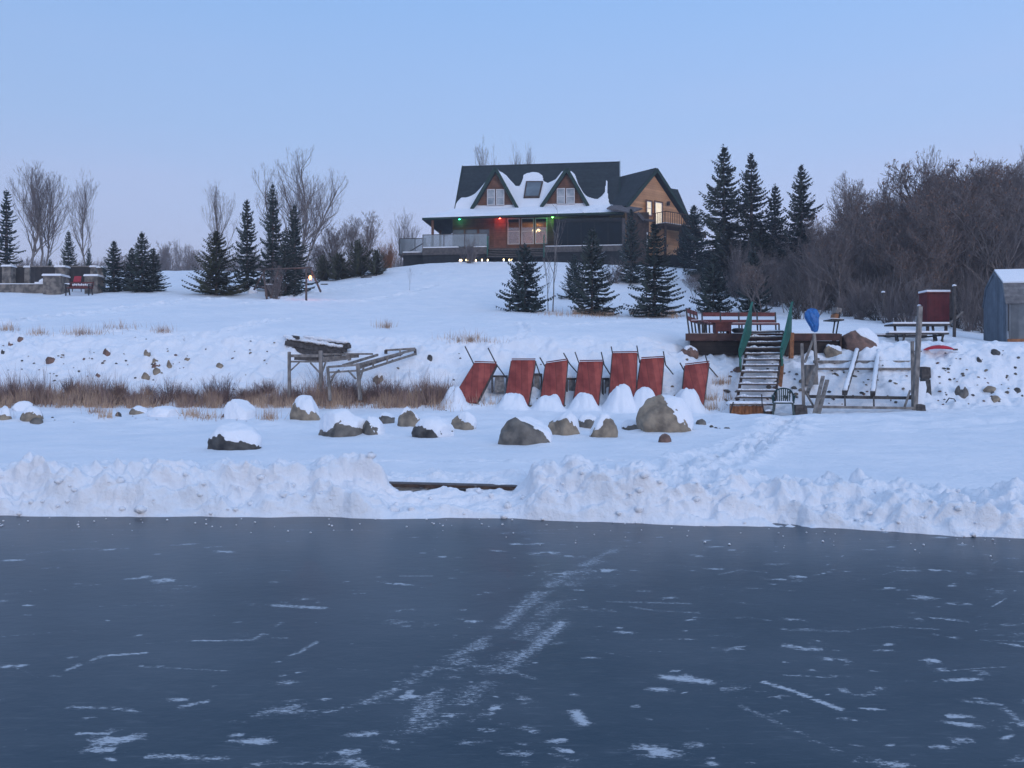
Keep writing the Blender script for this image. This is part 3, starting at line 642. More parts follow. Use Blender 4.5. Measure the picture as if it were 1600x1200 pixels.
# porch posts
mb=MB(); p=Hp(676,350,PY+.3); mb.box(p[0]-.1,p[0]+.1,PY+.2,PY+.4,0,PZ-.3); HB(mb,'post','siding')
mb=MB(); p=Hp(688,350,3.); mb.box(p[0]-.1,p[0]+.1,2.9,3.1,0,PZ-.3); HB(mb,'post','siding')
# deck
dz=Hp(700,387,-3.6)[2]; xl=Hp(660,390,-3.6)[0]; xs=Hp(762,390,-3.6)[0]; xe=Hp(850,390,-3.6)[0]; xr=Hp(975,388,-3.2)[0]
mb=MB(); mb.box(xl,xs,-3.6,-.02,dz-.14,dz); mb.box(xs,xe,-2.7,-.02,dz-.141,dz-.001); mb.box(xe,xr,-3.2,-.02,dz-.14,dz); mb.box(xl-.001,-7.02,-.0,7,dz-.15,dz-.003)
dk=HB(mb,'porch_deck','deck')
mb=MB(); mb.box(xl+.02,xs,-3.56,-3.5,-2.0,dz-.5); mb.box(xe,xr,-3.15,-3.1,-2.4,dz-.45); mb.box(xl-1.9,xl,-2.9,-2.8,-2.2,dz-.45); mb.box(xs+.02,xe-.02,-2.66,-2.6,-2,dz-.16); HB(mb,'skirting','deckd',dk)
for q_ in ((xl,xs,-3.66,-3.604,dz-.62,dz-.02),(xe,xr,-3.26,-3.204,dz-.5,dz-.02),(xl-1.95,xl-.004,-3.1,-2.5,dz-.5,dz-.3)): mb=MB(); mb.box(*q_); HB(mb,'rim_board','deck',dk)
for q_ in ((xl+.05,xs-2.6,-3.64,-3.3,dz+.004,dz+.09),(xs-1.3,xs-.1,-3.64,-3.3,dz+.004,dz+.08),(xe+.1,xr-.1,-3.24,-3.0,dz+.004,dz+.06),(xl-1.9,xl-.3,-3.05,-2.6,dz-.296,dz-.2)): mb=MB(); mb.box(*q_); HB(mb,'deck_snow','snowcap',dk)
# broad steps down to the lawn
st=MB(); sn=MB()
for k in range(5):
    z=dz-.19*(k+1); y1=-2.7-.32*k; st.box(xs+.02,xe-.02,y1-.34,y1,z-.06,z); st.box(xs+.03,xe-.03,y1-.02,y1,z-.19,z-.062) if k<4 else None
    sn.box(xs+.06,xe-.06,y1-.33,y1-.16,z+.004,z+.035)
s_=HB(st,'front_steps','deckd'); HB(sn,'step_snow','grey',s_)
# glass railing
rl=MB(); gp=MB(); zt_=Hp(700,366.5,-3.6)[2]
posts=[xl+.03,Hp(693.5,380,-3.6)[0],Hp(726,380,-3.6)[0],xs-.04]
for x in posts: rl.box(x-.03,x+.03,-3.58,-3.52,dz,zt_)
rl.box(xl,xs,-3.585,-3.515,zt_,zt_+.05)
R=HB(rl,'railing','awn')
for a,b in zip(posts[:-1],posts[1:]): gp=MB(); gp.box(a+.035,b-.035,-3.556,-3.544,dz+.08,zt_-.004); HB(gp,'glass_panel','rglass',R)
rl=MB(); xL=Hp(624,380,-2.2)[0]; z2=Hp(624,373.5,-2.2)[2]; gp=MB()
for x in (xL,Hp(648.5,380,-2.2)[0],xl-.05): rl.box(x-.03,x+.03,-2.23,-2.17,dz-.3,z2)
rl.box(xL,xl-.02,-2.24,-2.16,z2,z2+.05); rl.beam((xl-.05,-2.2,dz+.75),(xL+.1,-2.2,dz-.55),.06,.07); gp.box(xL+.04,xl-.09,-2.206,-2.194,dz-.25,z2-.01)
R=HB(rl,'side_railing','iron'); HB(gp,'glass_panel','rglass',R)
mb=MB(); mb.box(xL,xl-.003,-2.6,6,dz-.45,dz-.3); HB(mb,'side_deck','deck')
# green newel at the top of the steps
for x in (xs,xe): mb=MB(); mb.box(x-.05,x+.05,-3.75,-3.65,dz-1.0,dz+.9); mb.beam((x,-3.7,dz+.85),(x,-2.75,dz+1.0),.06,.08); HB(mb,'newel_post','green')
# screened porch at right
x0=Hp(866,360,-2.4)[0]; x1=PXR-.25; mb=MB()
for x in np.linspace(x0,x1,6): mb.box(x-.045,x+.045,-2.5,-2.4,dz,PZ-.36)
mb.box(x0,x1,-2.5,-2.4,PZ-.75,PZ-.40); mb.box(x0,x1,-2.49,-2.41,dz+.0,dz+.1); mb.box(x1-.08,x1,-2.4,-.02,dz,PZ-.36)
sp=HB(mb,'screen_frame','deckd'); mb=MB(); mb.box(x0,x1,-2.45,-2.44,dz+.1,PZ-.75); mb.box(x1-.05,x1-.04,-2.4,-.02,dz,PZ-.4); HB(mb,'screen','screen',sp)
mb=MB(); mb.box(x1+.004,x1+.3,-2.46,-2.3,dz+.2,PZ-.45); HB(mb,'corner_board','awn')
# ---- wing with its own gable, turned towards the right ----
WA=radians(38); WP=np.array(((1022-800)/F*80,80.,0.)); gd=np.array((cos(WA),sin(WA),0.)); bd=np.array((-sin(WA),cos(WA),0.)); wz=CZ+(HY-265.6)/F*80
def WT(v):   # x along the gable wall, y back along the ridge, z world height
    v=np.asarray(v,float).reshape(-1,3); return WP+v[:,:1]*gd+v[:,1:2]*bd+np.array((0,0,1.))*v[:,2:]
def Wp(px,py):
    ax=(px-800)/F; s=(WP[0]-ax*WP[1])/(ax*gd[1]-gd[0]); D=WP[1]+s*gd[1]; return (s,0,CZ+(HY-py)/F*D)
def WB(mb,name,m,parent=None,smooth=False): return mb.build(name,M[m],parent or house,smooth,T=WT)
a_=-3.88; b_=4.98; za=16.55; zb=15.8; gz=9.8
mb=MB(); 
mb.poly([(a_+.3,.12,gz),(b_-.4,.12,gz),(b_-.4,.12,zb+.1),(0,.12,wz-.35),(a_+.3,.12,za-.1)],.2,(0,-1,0))
mb.box(a_+.3,a_+.5,.32,6,gz,za-.2); mb.box(b_-.6,b_-.4,.32,6,gz,zb-.1); WB(mb,'wing_wall','tan')
mb=MB(); mb.slab([(a_,-.35,za-.12),(0,-.35,wz),(0,6.,wz),(a_,6.,za-.12)][::-1],.18); mb.slab([(0,-.35,wz-.004),(b_+.1,-.35,zb-.1),(b_+.1,6,zb-.1),(0,6,wz-.004)][::-1],.18)
wr=WB(mb,'wing_roof','roof'); mb=MB(); 
mb.beam((a_-.02,-.39,za-.2),(0,-.39,wz-.1),.06,.24); mb.beam((0,-.39,wz-.1),(b_+.12,-.39,zb-.2),.06,.24); WB(mb,'bargeboard','trimg',wr) if 'trimg' in M else WB(mb,'bargeboard','trim',wr)
# strip of snow on the wing roof, left slope
def Wroof(px,py):   # solve on plane z = wz + k*x (x<0), k=(wz-za)/(-a_)
    k=(wz-za+.12)/(-a_); s=-1.; 
    O=np.array((0,0,CZ)); d=np.array(((px-800)/F,1,(HY-py)/F)); nrm=np.cross(gd*1.0+np.array((0,0,k)),bd); nrm/=np.linalg.norm(nrm); p0=WP+np.array((0,0,wz))
    t=np.dot(p0-O,nrm)/np.dot(d,nrm); w_=O+d*t-WP; return (np.dot(w_,gd),np.dot(w_,bd),w_[2])
def snowpatch(pts,name):
    q=[Wroof(*p) for p in pts]; c=np.mean(q,0); mb=MB(); k=(wz-za+.12)/(-a_); nv_=np.array((-k,0,1))/sqrt(1+k*k)
    m_=len(q); ring=[np.array(p) for p in q]; top=[c+(p-c)*.9+nv_*.1 for p in ring]
    mb.add([*ring,*top],[(i,(i+1)%m_,m_+(i+1)%m_,m_+i) for i in range(m_)]+[tuple(range(m_,2*m_))])
    return WB(mb,name,'snowcap',wr)
snowpatch([(964,322),(967,313),(974,299),(980,287),(986,284),(988,289),(984,297),(979,307),(974,318),(970,324)],'roof_snow')
snowpatch([(964,283),(972,281),(980,277.5),(977,282),(968,285)],'roof_snow')
def wwin(px0,px1,py0,py1,pane,name,split=True):
    p0=Wp(px0,py1); p1=Wp(px1,py0); fw=.07; y=-.09; f=MB(); x0_,x1_,z0_,z1_=p0[0],p1[0],p0[2],p1[2]
    f.box(x0_-.14,x0_,y-.04,y+.0,z0_-.1,z1_+.12); f.box(x1_,x1_+.14,y-.04,y,z0_-.1,z1_+.12); f.box(x0_,x1_,y-.04,y,z1_,z1_+.12); f.box(x0_,x1_,y-.04,y,z0_-.1,z0_)
    w_=WB(f,name,'siding'); f=MB(); 
    for a,b,c,d in ((x0_,x0_+fw,z0_,z1_),(x1_-fw,x1_,z0_,z1_),(x0_+fw,x1_-fw,z0_,z0_+fw),(x0_+fw,x1_-fw,z1_-fw,z1_)): f.box(a,b,y-.03,y+.02,c,d)
    if split: zm=(z0_+z1_)/2; f.box(x0_+fw,x1_-fw,y-.03,y+.02,zm-.03,zm+.03)
    WB(f,'frame','white',w_); f=MB(); f.box(x0_+fw,x1_-fw,y-.01,y+.01,z0_+fw,z1_-fw); WB(f,'pane',pane,w_); return w_
wwin(1009.2,1016.5,315.5,336,'lit','window'); wwin(1022.3,1033,317.5,351,'lit','balcony_door',False)
p=Wp(1042,319); mb=MB(); mb.box(p[0]-.1,p[0]+.1,-.3,-.08,p[2]-.15,p[2]+.15); mb.box(p[0]-.13,p[0]+.13,-.33,-.08,p[2]+.15,p[2]+.2); WB(mb,'wall_lantern','iron')
# balcony
p0=Wp(1018,352); p1=Wp(1074,352); zb_=p0[2]; mb=MB(); mb.box(p0[0],p1[0]-.3,-1.7,-.09,zb_-.2,zb_); bal=WB(mb,'balcony','brownd')
mb=MB(); mb.box(p0[0]+.05,p1[0]-.4,-1.6,-.2,zb_+.004,zb_+.08); WB(mb,'balcony_snow','snowcap',bal)
mb=MB(); xr_=np.linspace(p0[0]+.05,p1[0]-.35,16)
for x in xr_: mb.box(x-.02,x+.02,-1.68,-1.64,zb_,zb_+1.0)
for y_ in np.linspace(-1.5,-.2,6):
    for x in (xr_[0],xr_[-1]): mb.box(x-.02,x+.02,y_-.02,y_+.02,zb_,zb_+1)
mb.box(xr_[0]-.04,xr_[-1]+.04,-1.70,-1.62,zb_+1.0,zb_+1.06)
for x in (xr_[0],xr_[-1]): mb.box(x-.04,x+.04,-1.62,-.1,zb_+1.0,zb_+1.05)
WB(mb,'railing','brownd',bal)
mb=MB(); 
for x in (xr_[0]+.1,xr_[7],xr_[-1]-.1): mb.box(x-.08,x+.08,-1.6,-1.44,gz,zb_-.2)
WB(mb,'post','brownd',bal)
# boarded panel between posts under balcony, outside stair
mb=MB(); mb.box(xr_[8],b_+.6,-1.35,-1.28,zb_-.75,zb_-.21); WB(mb,'valance','brownd',bal)
# rear roof behind the wing
mb=MB(); q=[Hp(1040,293,9.5),Hp(1059,296,9.5),Hp(1080,345,7.5),Hp(1046,345,7.5)]; mb.slab([q[3],q[2],q[1],q[0]],.2); HB(mb,'rear_roof','roof')
mb=MB(); a=Hp(1048,350,9.7); b=Hp(1072,350,9.7); mb.box(a[0],b[0],9.8,12,-.5,a[2]+.5); HB(mb,'rear_wall','tan')
# grey roof of the covered link and its dark front
q=[Hp(949,322,-1.9),Hp(960,324.5,-2.9),Hp(998,334.5,-3.2),Hp(1008,326,-1.8),Hp(1003,323,-1.7)]
mb=MB(); q1=[Hp(948,325,-2.9),Hp(985,331.5,-3.2),Hp(1004,325,-2.2),Hp(975,321,-1.5),Hp(955,320.5,-1.5)]; mb.poly([Vector(p) for p in q1],.12,(0,-.3,.95)); lk=HB(mb,'link_roof','awn')
mb=MB(); a=Hp(979,350,-2.6); b=Hp(1014,350,-2.6); mb.box(a[0],b[0],-2.6,-2.4,-3.4,Hp(990,332,-2.6)[2]); HB(mb,'link_wall','brownd')
mb=MB(); c=Hp(1011.3,372,-2.7); mb.box(c[0]-.05,c[0]+.05,-2.7,-2.61,-.5,1.2); HB(mb,'downpipe','white')
mb=MB(); mb.beam(Hp(996,332,-2.9),Hp(1006,343,-2.9),.08,.25); mb.beam(Hp(1005,343.5,-2.95),Hp(1022,345,-2.95),.5,.12); HB(mb,'link_trim','awn',lk)
mb=MB(); mb.box(Hp(980,350,-2)[0],Hp(1060,350,-2)[0],-2.3,-2.1,-3.4,-.75); HB(mb,'foundation','deckd')
# cellar-level boarding at right
p0=Wp(1046,372); p1=Wp(1066,410); mb=MB(); 
for x in np.linspace(p0[0],p1[0],4): mb.box(x-.04,x+.04,-2.3,-2.22,gz-.4,p0[2]+.3)
for z in (p0[2]+.25,p0[2]-.6,p0[2]-1.4): mb.box(p0[0],p1[0],-2.31,-2.25,z-.04,z+.04)
WB(mb,'garden_gate_frame','iron')
# snow lanterns along the front of the house
M['ice_l']=mat('lantern_ice',(.8,.7,.55),(.7,.6,.45),5,.4,emit=(1,.55,.22),es=1.6)
first=None
for i,(px,py) in enumerate(((721,411.5),(728.3,408.5),(731.5,408),(743.5,406.5),(753,406),(762,407),(787,405),(800,405.5),(811,404.5),(796,406.5),(718.5,411))):
    D=75.2; x=(px-800)/F*D; z=zt(x,D)
    if first is None:
        first=thing('snow_lantern',(x,D,z),'','lantern'); mb=MB(); mb.tube([(x,D,z-.05),(x,D,z+.03),(x,D,z+.13)],[.09,.09,.07],8); mb.build('holder',M['snowcap'],first,True)
        fl=MB(); lump(fl,(x,D,z+.18),.06,3,1.7,8,6); fl.build('flame',M['bulbw'],first,True); o=first
        o['group']='candle lanterns along the front of the house'
    else: o=dup(first,(x,D,z),i*.7)
    o['label']=['small glowing candle lantern second from the left end of the row below the porch','glowing candle lantern below the glass railing, left of a touching pair','glowing candle lantern below the glass railing, right of a touching pair','lone glowing candle lantern under the orange-brown porch bush','glowing candle lantern just left of the newel post at the steps','faint candle lantern at the left foot of the broad porch steps','orange glowing candle lantern in front of the brick panel, left of the steps centre','candle lantern at the centre of the broad porch steps','candle lantern closest to the spruce in front of the steps','dimmer candle lantern beside the one at the centre of the steps','outermost left candle lantern of the row below the porch'][i]
# ================= TREES =================
def tri_tubes(segs, n=3):
    """segs: list of (p0,p1,r0,r1) -> numpy verts and quads"""
    A=np.array([s[0] for s in segs],float); B=np.array([s[1] for s in segs],float); r0=np.array([s[2] for s in segs]); r1=np.array([s[3] for s in segs])
    d=B-A; ln=np.linalg.norm(d,axis=1,keepdims=True); d/=np.maximum(ln,1e-6)
    u=np.where(np.abs(d[:,2:])<.9,np.array([[0,0,1.]]),np.array([[1.,0,0]])); r=np.cross(d,u); r/=np.linalg.norm(r,axis=1,keepdims=True); u=np.cross(r,d)
    V=[]; 
    for k in range(n):
        t=2*pi*k/n; o=r*cos(t)+u*sin(t); V.append(A+o*r0[:,None]); V.append(B+o*r1[:,None])
    V=np.stack(V,1); m=len(segs); base=(np.arange(m)*2*n)[:,None]
    Q=[]
    for k in range(n):
        k2=(k+1)%n; Q.append(base+np.array([[2*k,2*k2,2*k2+1,2*k+1]]))
    return V.reshape(-1,3), np.stack(Q,1).reshape(-1,4)
def grow(seed,H=7.,spread=.5,up=.35,nmain=7,stems=1,tw=1.,lvl=4,start=.25,r0=.1,twigr=.006,splay=.12):
    """bare broad-leaved tree: returns (big segments, twig segments)"""
    rg=random.Random(seed); big=[]; tw_=[]
    def seg(p,d,L,r,lev,last=False):
        k=max(2,int(L/.35)) if lev<2 else 2; pts=[p]; step=L/k; rr=r
        for i in range(k):
            j=.10 if lev==0 else .22
            d=(d+Vector((rg.gauss(0,j),rg.gauss(0,j),rg.gauss(0,j)*.6+ (up*.25 if lev else .06)))).normalized()
            q=p+d*step; rn=max(rr*(1-(.75 if lev==0 else .6)/k),twigr)
            (big if lev<2 else tw_).append((p,q,rr,rn)); rr=rn; p=q; pts.append(p)
            if lev<lvl:
                f=(i+1)/k
                if lev==0:
                    if f>start:
                        for _ in range(rg.choice([1,2,2]) if nmain>5 else 1): child(p,d,L*(1-f*.72)*.52*rg.uniform(.7,1.15),rr*.55,lev+1)
                else:
                    for _ in range(1 if lev>=2 else rg.choice([1,1,2])):
                        if rg.random()<.9*tw: child(p,d,L*rg.uniform(.35,.62),rr*.62,lev+1)
        if lev and lev<lvl: 
            for _ in range(2): child(p,d,L*rg.uniform(.3,.5),rr*.7,lev+1,.6)
    def child(p,d,L,r,lev,s=1.):
        if L<.10: return
        a=rg.uniform(0,2*pi); o=Vector((cos(a),sin(a),rg.uniform(-.1,.3))); nd=(d*(1-spread*.55)+o*spread*s*rg.uniform(.7,1.2)+Vector((0,0,up*.5))).normalized()
        seg(p,nd,L,max(r,twigr),lev)
    for s in range(stems):
        a=2*pi*s/max(stems,1)+rg.random(); off=Vector((cos(a),sin(a),0))*(.15 if stems>1 else 0)
        d=Vector((cos(a)*splay*(stems>1)*rg.uniform(.5,1.6)+rg.gauss(0,.03),sin(a)*splay*(stems>1)*rg.uniform(.5,1.6),1)).normalized()
        seg(off+Vector((0,0,-.15)),d,H*rg.uniform(.82,1.)*(1 if s==0 else rg.uniform(.75,1)),r0*(1 if stems==1 else .75),0)
    return big,tw_
PROTO={}
def finish_proto(t):
    for o in [t,*t.children]: pass
    return t
def bare_proto(key,bark,twig,leaf=0,leafm='leafb',**k):
    t=bpy.data.objects.new('bare_tree',None); t.empty_display_size=.2; ORG[t.name]=(0,0,0)
    big,tw_=grow(**k); V,Q=tri_tubes(big,6); tk=npmesh('trunk',V,Q,M[bark]); V,Q=tri_tubes(tw_,3)
    cr=npmesh('crown',V,Q,M[twig],smooth=False)
    if leaf:
        rg=np.random.default_rng(k['seed']); pts=np.array([s[1] for s in tw_]); n_=int(len(pts)*leaf); sel=pts[rg.integers(0,len(pts),n_)]+rg.normal(0,.06,(n_,3))
        c_=sel[:,None,:]+rg.normal(0,.035,(n_,3,3)); lf=npmesh('clinging_leaves',c_.reshape(-1,3),np.arange(n_*3).reshape(-1,3),M[leafm],smooth=False)
    zs=V[:,2]; h=zs.max()-.1; wd=np.percentile(np.abs(V[:,0]),98)
    parts=[tk,cr]+([lf] if leaf else [])
    for o in parts: COL.objects.unlink(o)
    PROTO[key]=('tree',parts,h,wd)
def spruce_proto(key,seed,H=5.,R=1.35,dens=1.,droop=.25,m='need',snow=.3,ragged=.25,open_=0.,start=.03):
    rg=random.Random(seed); V=[]; T=[]; SV=[]; trunk=[((0,0,-.15),(0,0,H*.5),.045*H*.35,.03*H*.35),((0,0,H*.5),(0,0,H*1.0),.03*H*.35,.008)]
    segs=[]; n=int(27*dens*(H/5)**.5)
    gapseed=[rg.random() for _ in range(8)]
    for i in range(n):
        t=start+(1-start-.01)*(i+rg.random()*.5)/n; z=t*H; prof_=(1-t)**.78*(.80+.20*min(1,t/.08)); nb=rg.choice([5,6,7]) if t<.85 else 4; a0=rg.random()*6.3
        for b in range(nb):
            a=a0+b*2*pi/nb+rg.gauss(0,.15); L=R*prof_*rg.uniform(1-ragged*1.6,1+ragged*.55)+.05
            if rg.random()<open_: L*=.45
            ang=droop*(-1)+ (t)*.85 + rg.gauss(0,.08); dx,dy=cos(a),sin(a); k=6; pts=[]
            for j in range(k+1):
                f=j/k; rr=L*f; zz=z+L*(f*math.tan(ang*.7)-.10*sin(f*pi)+.16*f*f)
                pts.append(Vector((dx*rr,dy*rr,zz)))
            for j in range(k): segs.append((pts[j],pts[j+1],.012*(1-j/k)+.004,.012*(1-(j+1)/k)+.003))
            nt_=int(5+L*13)
            snowy=rg.random()<snow*(1.6-t)
            for j in range(nt_):
                f=(j+.6)/nt_; f=f**.85; idx=min(int(f*k),k-1); p=pts[idx].lerp(pts[idx+1],f*k-idx); side=1 if j%2 else -1
                tl=(.34*L*(1.05-f)+.085)*rg.uniform(.7,1.25); fw=.62+.2*rg.random()
                d=Vector((dx*fw-dy*side*.8,dy*fw+dx*side*.8,rg.uniform(-.42,.02))).normalized(); w_=.030+.028*rg.random()
                q=p+d*tl; sd_=d.cross(Vector((0,0,1))).normalized()*w_; mid=p+d*tl*.45
                b0=len(V); V+= [p,mid+sd_,q,mid-sd_]; T.append((b0,b0+1,b0+2,b0+3))
                if j%2==0:
                    v_=Vector((0,0,-1))*w_*1.7; b0=len(V); V+=[p+Vector((0,0,.01)),mid-v_*.4,q,mid+v_*1.3]; T.append((b0,b0+1,b0+2,b0+3))
                if snowy and f>.25 and rg.random()<.55:
                    o_=Vector((0,0,.028)); s0=sd_*1.15; SV.append((p+o_,mid+s0+o_,p.lerp(q,.8)+o_,mid-s0+o_))
            # tip
            p=pts[-1]; d=(pts[-1]-pts[-3]).normalized(); sd_=d.cross(Vector((0,0,1))).normalized()*.045; b0=len(V); V+=[p-d*.12,p+sd_,p+d*.12,p-sd_]; T.append((b0,b0+1,b0+2,b0+3))
    # inner foliage and leader
    for j in range(int(150*dens)):
        t=rg.random()**1.2; z=t*H; r_=R*(1-t)*.5*rg.random(); a=rg.random()*6.3; p=Vector((cos(a)*r_,sin(a)*r_,z)); d=Vector((cos(a),sin(a),rg.uniform(-.5,.5))).normalized()*.2; s=Vector((-sin(a),cos(a),0))*.07
        b0=len(V); V+=[p-d,p+s,p+d,p-s]; T.append((b0,b0+1,b0+2,b0+3))
    for j in range(10):
        a=j*1.1; z=H*(.95+.006*j); d=Vector((cos(a)*.12,sin(a)*.12,.10)); s=Vector((-sin(a),cos(a),0))*.03; p=Vector((0,0,z)); b0=len(V); V+=[p,p+d*.5+s,p+d,p+d*.5-s]; T.append((b0,b0+1,b0+2,b0+3))
    v0,q0=tri_tubes(trunk+segs,4); tk=npmesh('trunk',v0,q0,M['bark']); fo=npmesh('foliage',np.array(V),np.array(T),M[m],smooth=False); parts=[tk,fo]
    if SV: S=np.array(SV).reshape(-1,3); parts.append(npmesh('branch_snow',S,np.arange(len(S)).reshape(-1,4),M['snowcap'],smooth=False)); parts[-1]['kind']='stuff'
    for o in parts: COL.objects.unlink(o)
    PROTO[key]=('spruce',parts,H,R*.76)
def shrub_proto(key,seed,H=1.,W=.5,n=60,m='brush',r=.006,fork=3,curve=.2):
    rg=random.Random(seed); segs=[]
    for i in range(n):
        a=rg.random()*6.3; b=abs(rg.gauss(0,.42))*W/.5; p=Vector((cos(a)*.08*rg.random()*W*3,sin(a)*.08*rg.random()*W*3,-.05)); d=Vector((cos(a)*b,sin(a)*b,1)).normalized(); L=H*rg.uniform(.55,1.08)*(1-.25*min(b,1)); k=5; rr=r*rg.uniform(.8,1.4)
        for j in range(k):
            d=(d+Vector((rg.gauss(0,curve*.5),rg.gauss(0,curve*.5),.03))).normalized(); q=p+d*L/k; segs.append((p,q,rr,rr*.8)); rr*=.8
            if j>=1:
                for _ in range(fork):
                    d2=(d+Vector((rg.gauss(0,.5),rg.gauss(0,.5),rg.gauss(.1,.25)))).normalized(); q2=q+d2*L*.2*rg.uniform(.4,1.1); segs.append((q,q2,rr*.7,rr*.4))
                    if rg.random()<.5: d3=(d2+Vector((rg.gauss(0,.6),rg.gauss(0,.6),0))).normalized(); segs.append((q.lerp(q2,.6),q.lerp(q2,.6)+d3*L*.1,rr*.5,rr*.3))
            p=q
    V,Q=tri_tubes(segs,3); o=npmesh('twigs',V,Q,M[m],smooth=False); COL.objects.unlink(o); PROTO[key]=('shrub',[o],H,W)
def plant(key,px,base,top,label,cat='tree',group=None,D=None,wpx=None,name=None,rz=None,sink=0.,lean=(0,0)):
    """stand a copy of a prototype at a photo column, its foot on the snow, its tip at the given row"""
    kind,parts,h,wd=PROTO[key]
    if D is None: p=G(px,base,24)
    else: x=(px-800)/F*D; p=Vector((x,D,zt(x,D)))
    topz=CZ+(HY-top)/F*p.y; H=topz-p.z+sink; s=H/h; sx=s if wpx is None else (wpx/F*p.y/2)/wd
    nm=name or {'tree':'bare_tree','spruce':'spruce_tree','shrub':'shrub'}[kind]
    t=bpy.data.objects.new(nm,None); COL.objects.link(t); t.empty_display_size=.2; t.location=(p.x,p.y,p.z-sink); t.rotation_euler=(lean[0],lean[1],rz if rz is not None else random.Random(int(px*7+top)).random()*6.28); t.scale=(sx,sx,s)
    ORG[t.name]=(0,0,0); tag(t,label,cat,group)
    if kind=='shrub' and False: pass
    for o in parts: c=o.copy(); COL.objects.link(c); c.parent=t
    return t
bare_proto('pop1','barkl','twigl',seed=3,H=7,spread=.42,up=.5,nmain=7,r0=.08,start=.2,twigr=.0035)
bare_proto('pop2','barkl','twigl',seed=8,H=7,spread=.36,up=.55,nmain=7,r0=.075,start=.25,twigr=.0035)
bare_proto('pop3','barkl','twigl',seed=13,H=7,spread=.42,up=.45,nmain=7,r0=.075,start=.2,twigr=.0035)
bare_proto('multi','barkl','twigl',seed=21,H=8,spread=.42,up=.5,nmain=5,stems=6,splay=.34,r0=.12,start=.28,twigr=.004,tw=.9)
bare_proto('wood1','bark','twig',leaf=.30,seed=31,H=7,spread=.62,up=.3,nmain=7,stems=2,splay=.2,r0=.1,start=.2,twigr=.008)
bare_proto('wood2','bark','twig',leaf=.15,seed=32,H=7,spread=.66,up=.28,nmain=7,stems=1,r0=.11,start=.15,twigr=.008)
bare_proto('wood3','bark','twig',leaf=.5,seed=33,H=7,spread=.6,up=.25,nmain=7,stems=3,splay=.25,r0=.09,start=.2,twigr=.008,tw=.9)
bare_proto('wood4','bark','twig',leaf=.1,seed=34,H=7,spread=.5,up=.4,nmain=7,stems=2,splay=.15,r0=.1,start=.2,twigr=.007)
bare_proto('sap','barkl','twigl',seed=44,H=4,spread=.4,up=.5,nmain=4,lvl=3,r0=.035,start=.3,twigr=.005,tw=.8)
spruce_proto('sp1',1); spruce_proto('sp2',2,R=1.25,ragged=.35,m='needb',snow=.2); spruce_proto('sp3',3,H=5.5,R=1.2,ragged=.3,open_=.12); spruce_proto('sp4',4,H=7,R=1.6,dens=1.1,ragged=.4,open_=.1,snow=.2)
spruce_proto('sp5',5,H=5,R=1.5,m='needo',ragged=.35,droop=-.1,snow=.15); spruce_proto('sps',6,H=3.2,R=1.25,ragged=.3,snow=.28,dens=.95,m='needb'); spruce_proto('sp6',7,H=7.5,R=1.15,dens=1.,ragged=.4,open_=.2,snow=.45,m='needb')
spruce_proto('jun',8,H=2.6,R=1.3,m='needo',ragged=.5,droop=-.5,dens=1.1,snow=.02)
M['twigk']=mat('dark_twigs',(.10,.09,.085),(.05,.046,.045),3,.95)
for i in range(4): shrub_proto('sh%d'%i,50+i,m='brush',n=60,r=.008)
shrub_proto('shr',60,m='bushr',n=120,W=.6,r=.007); shrub_proto('shd',61,m='twig',n=46,W=.75,r=.010,curve=.45,fork=4); shrub_proto('she',66,m='twigk',n=34,W=.8,r=.012,curve=.6,fork=4); shrub_proto('shf',67,m='twig',n=60,W=.5,r=.008,curve=.35,fork=3); shrub_proto('shs',62,m='grass',n=36,W=.3,fork=1,r=.005,H=.6); shrub_proto('weed',63,m='brush',n=7,W=.35,r=.006,H=.7,fork=2)
PL=plant
# left side
PL('sp6',10,462,296,'thin snow-dusted spruce at the far left edge behind the stone wall',D=62,wpx=46)
PL('pop1',45,455,242,'tall pale bare tree, leftmost of the pair behind the stone wall',D=66,group=None)
PL('pop2',62,455,250,'tall bare tree with steep forked limbs, right of the pair behind the stone wall',D=67,rz=1)
PL('pop3',72,455,262,'slim bare tree leaning right behind the stone wall, beside the tall pair',D=69,rz=2.2,lean=(0,.06))
PL('pop3',128,455,265,'single slender bare tree standing behind the right end of the stone wall',D=66,rz=4,wpx=44)
PL('sp1',107,455,361,'round-topped dark spruce rising behind the dark wall panels',D=62,wpx=30)
PL('sp2',139,450,388,'very small spruce tip just right of the slender bare tree',D=62,wpx=16)
PL('sps',78,445,405,'low dark evergreen peeping over the wall panels',D=60,wpx=16)
PL('sp2',178,456,377,'snowy small spruce, leftmost of the clump right of the stone wall',wpx=42)
PL('sp1',222,456,363,'tallest spruce in the middle of the clump right of the stone wall',wpx=48)
PL('sp2',206,456,388,'short spruce tucked between two others right of the stone wall',D=53.5,wpx=38)
PL('sp3',240,455,388,'spruce on the right end of the clump right of the stone wall',wpx=38)
PL('sp5',338,461,362,'wide olive-green ragged spruce left of the tall spruces, with a bare treetop above it',wpx=78)
PL('pop2',341,450,281,'slim bare tree rising out of the wide olive spruce',D=58,wpx=54,rz=.6)
PL('sp3',386,450,313,'blue-green spruce left of the tallest spruce by the swing frame',wpx=46,D=57)
PL('sp4',426,455,287,'tallest dark spruce beside the swing frame, with a reddish tip',wpx=54,D=57)
PL('sp4',460,455,320,'dense dark spruce between the tallest one and the lantern',wpx=56,D=56,rz=2)
PL('sp1',446,458,370,'lower spruce filling in behind the gnarled bush at the swing frame',wpx=44,D=54)
PL('multi',456,440,232,'great many-stemmed bare tree spreading above the tall spruces',D=70,wpx=140,rz=.4)
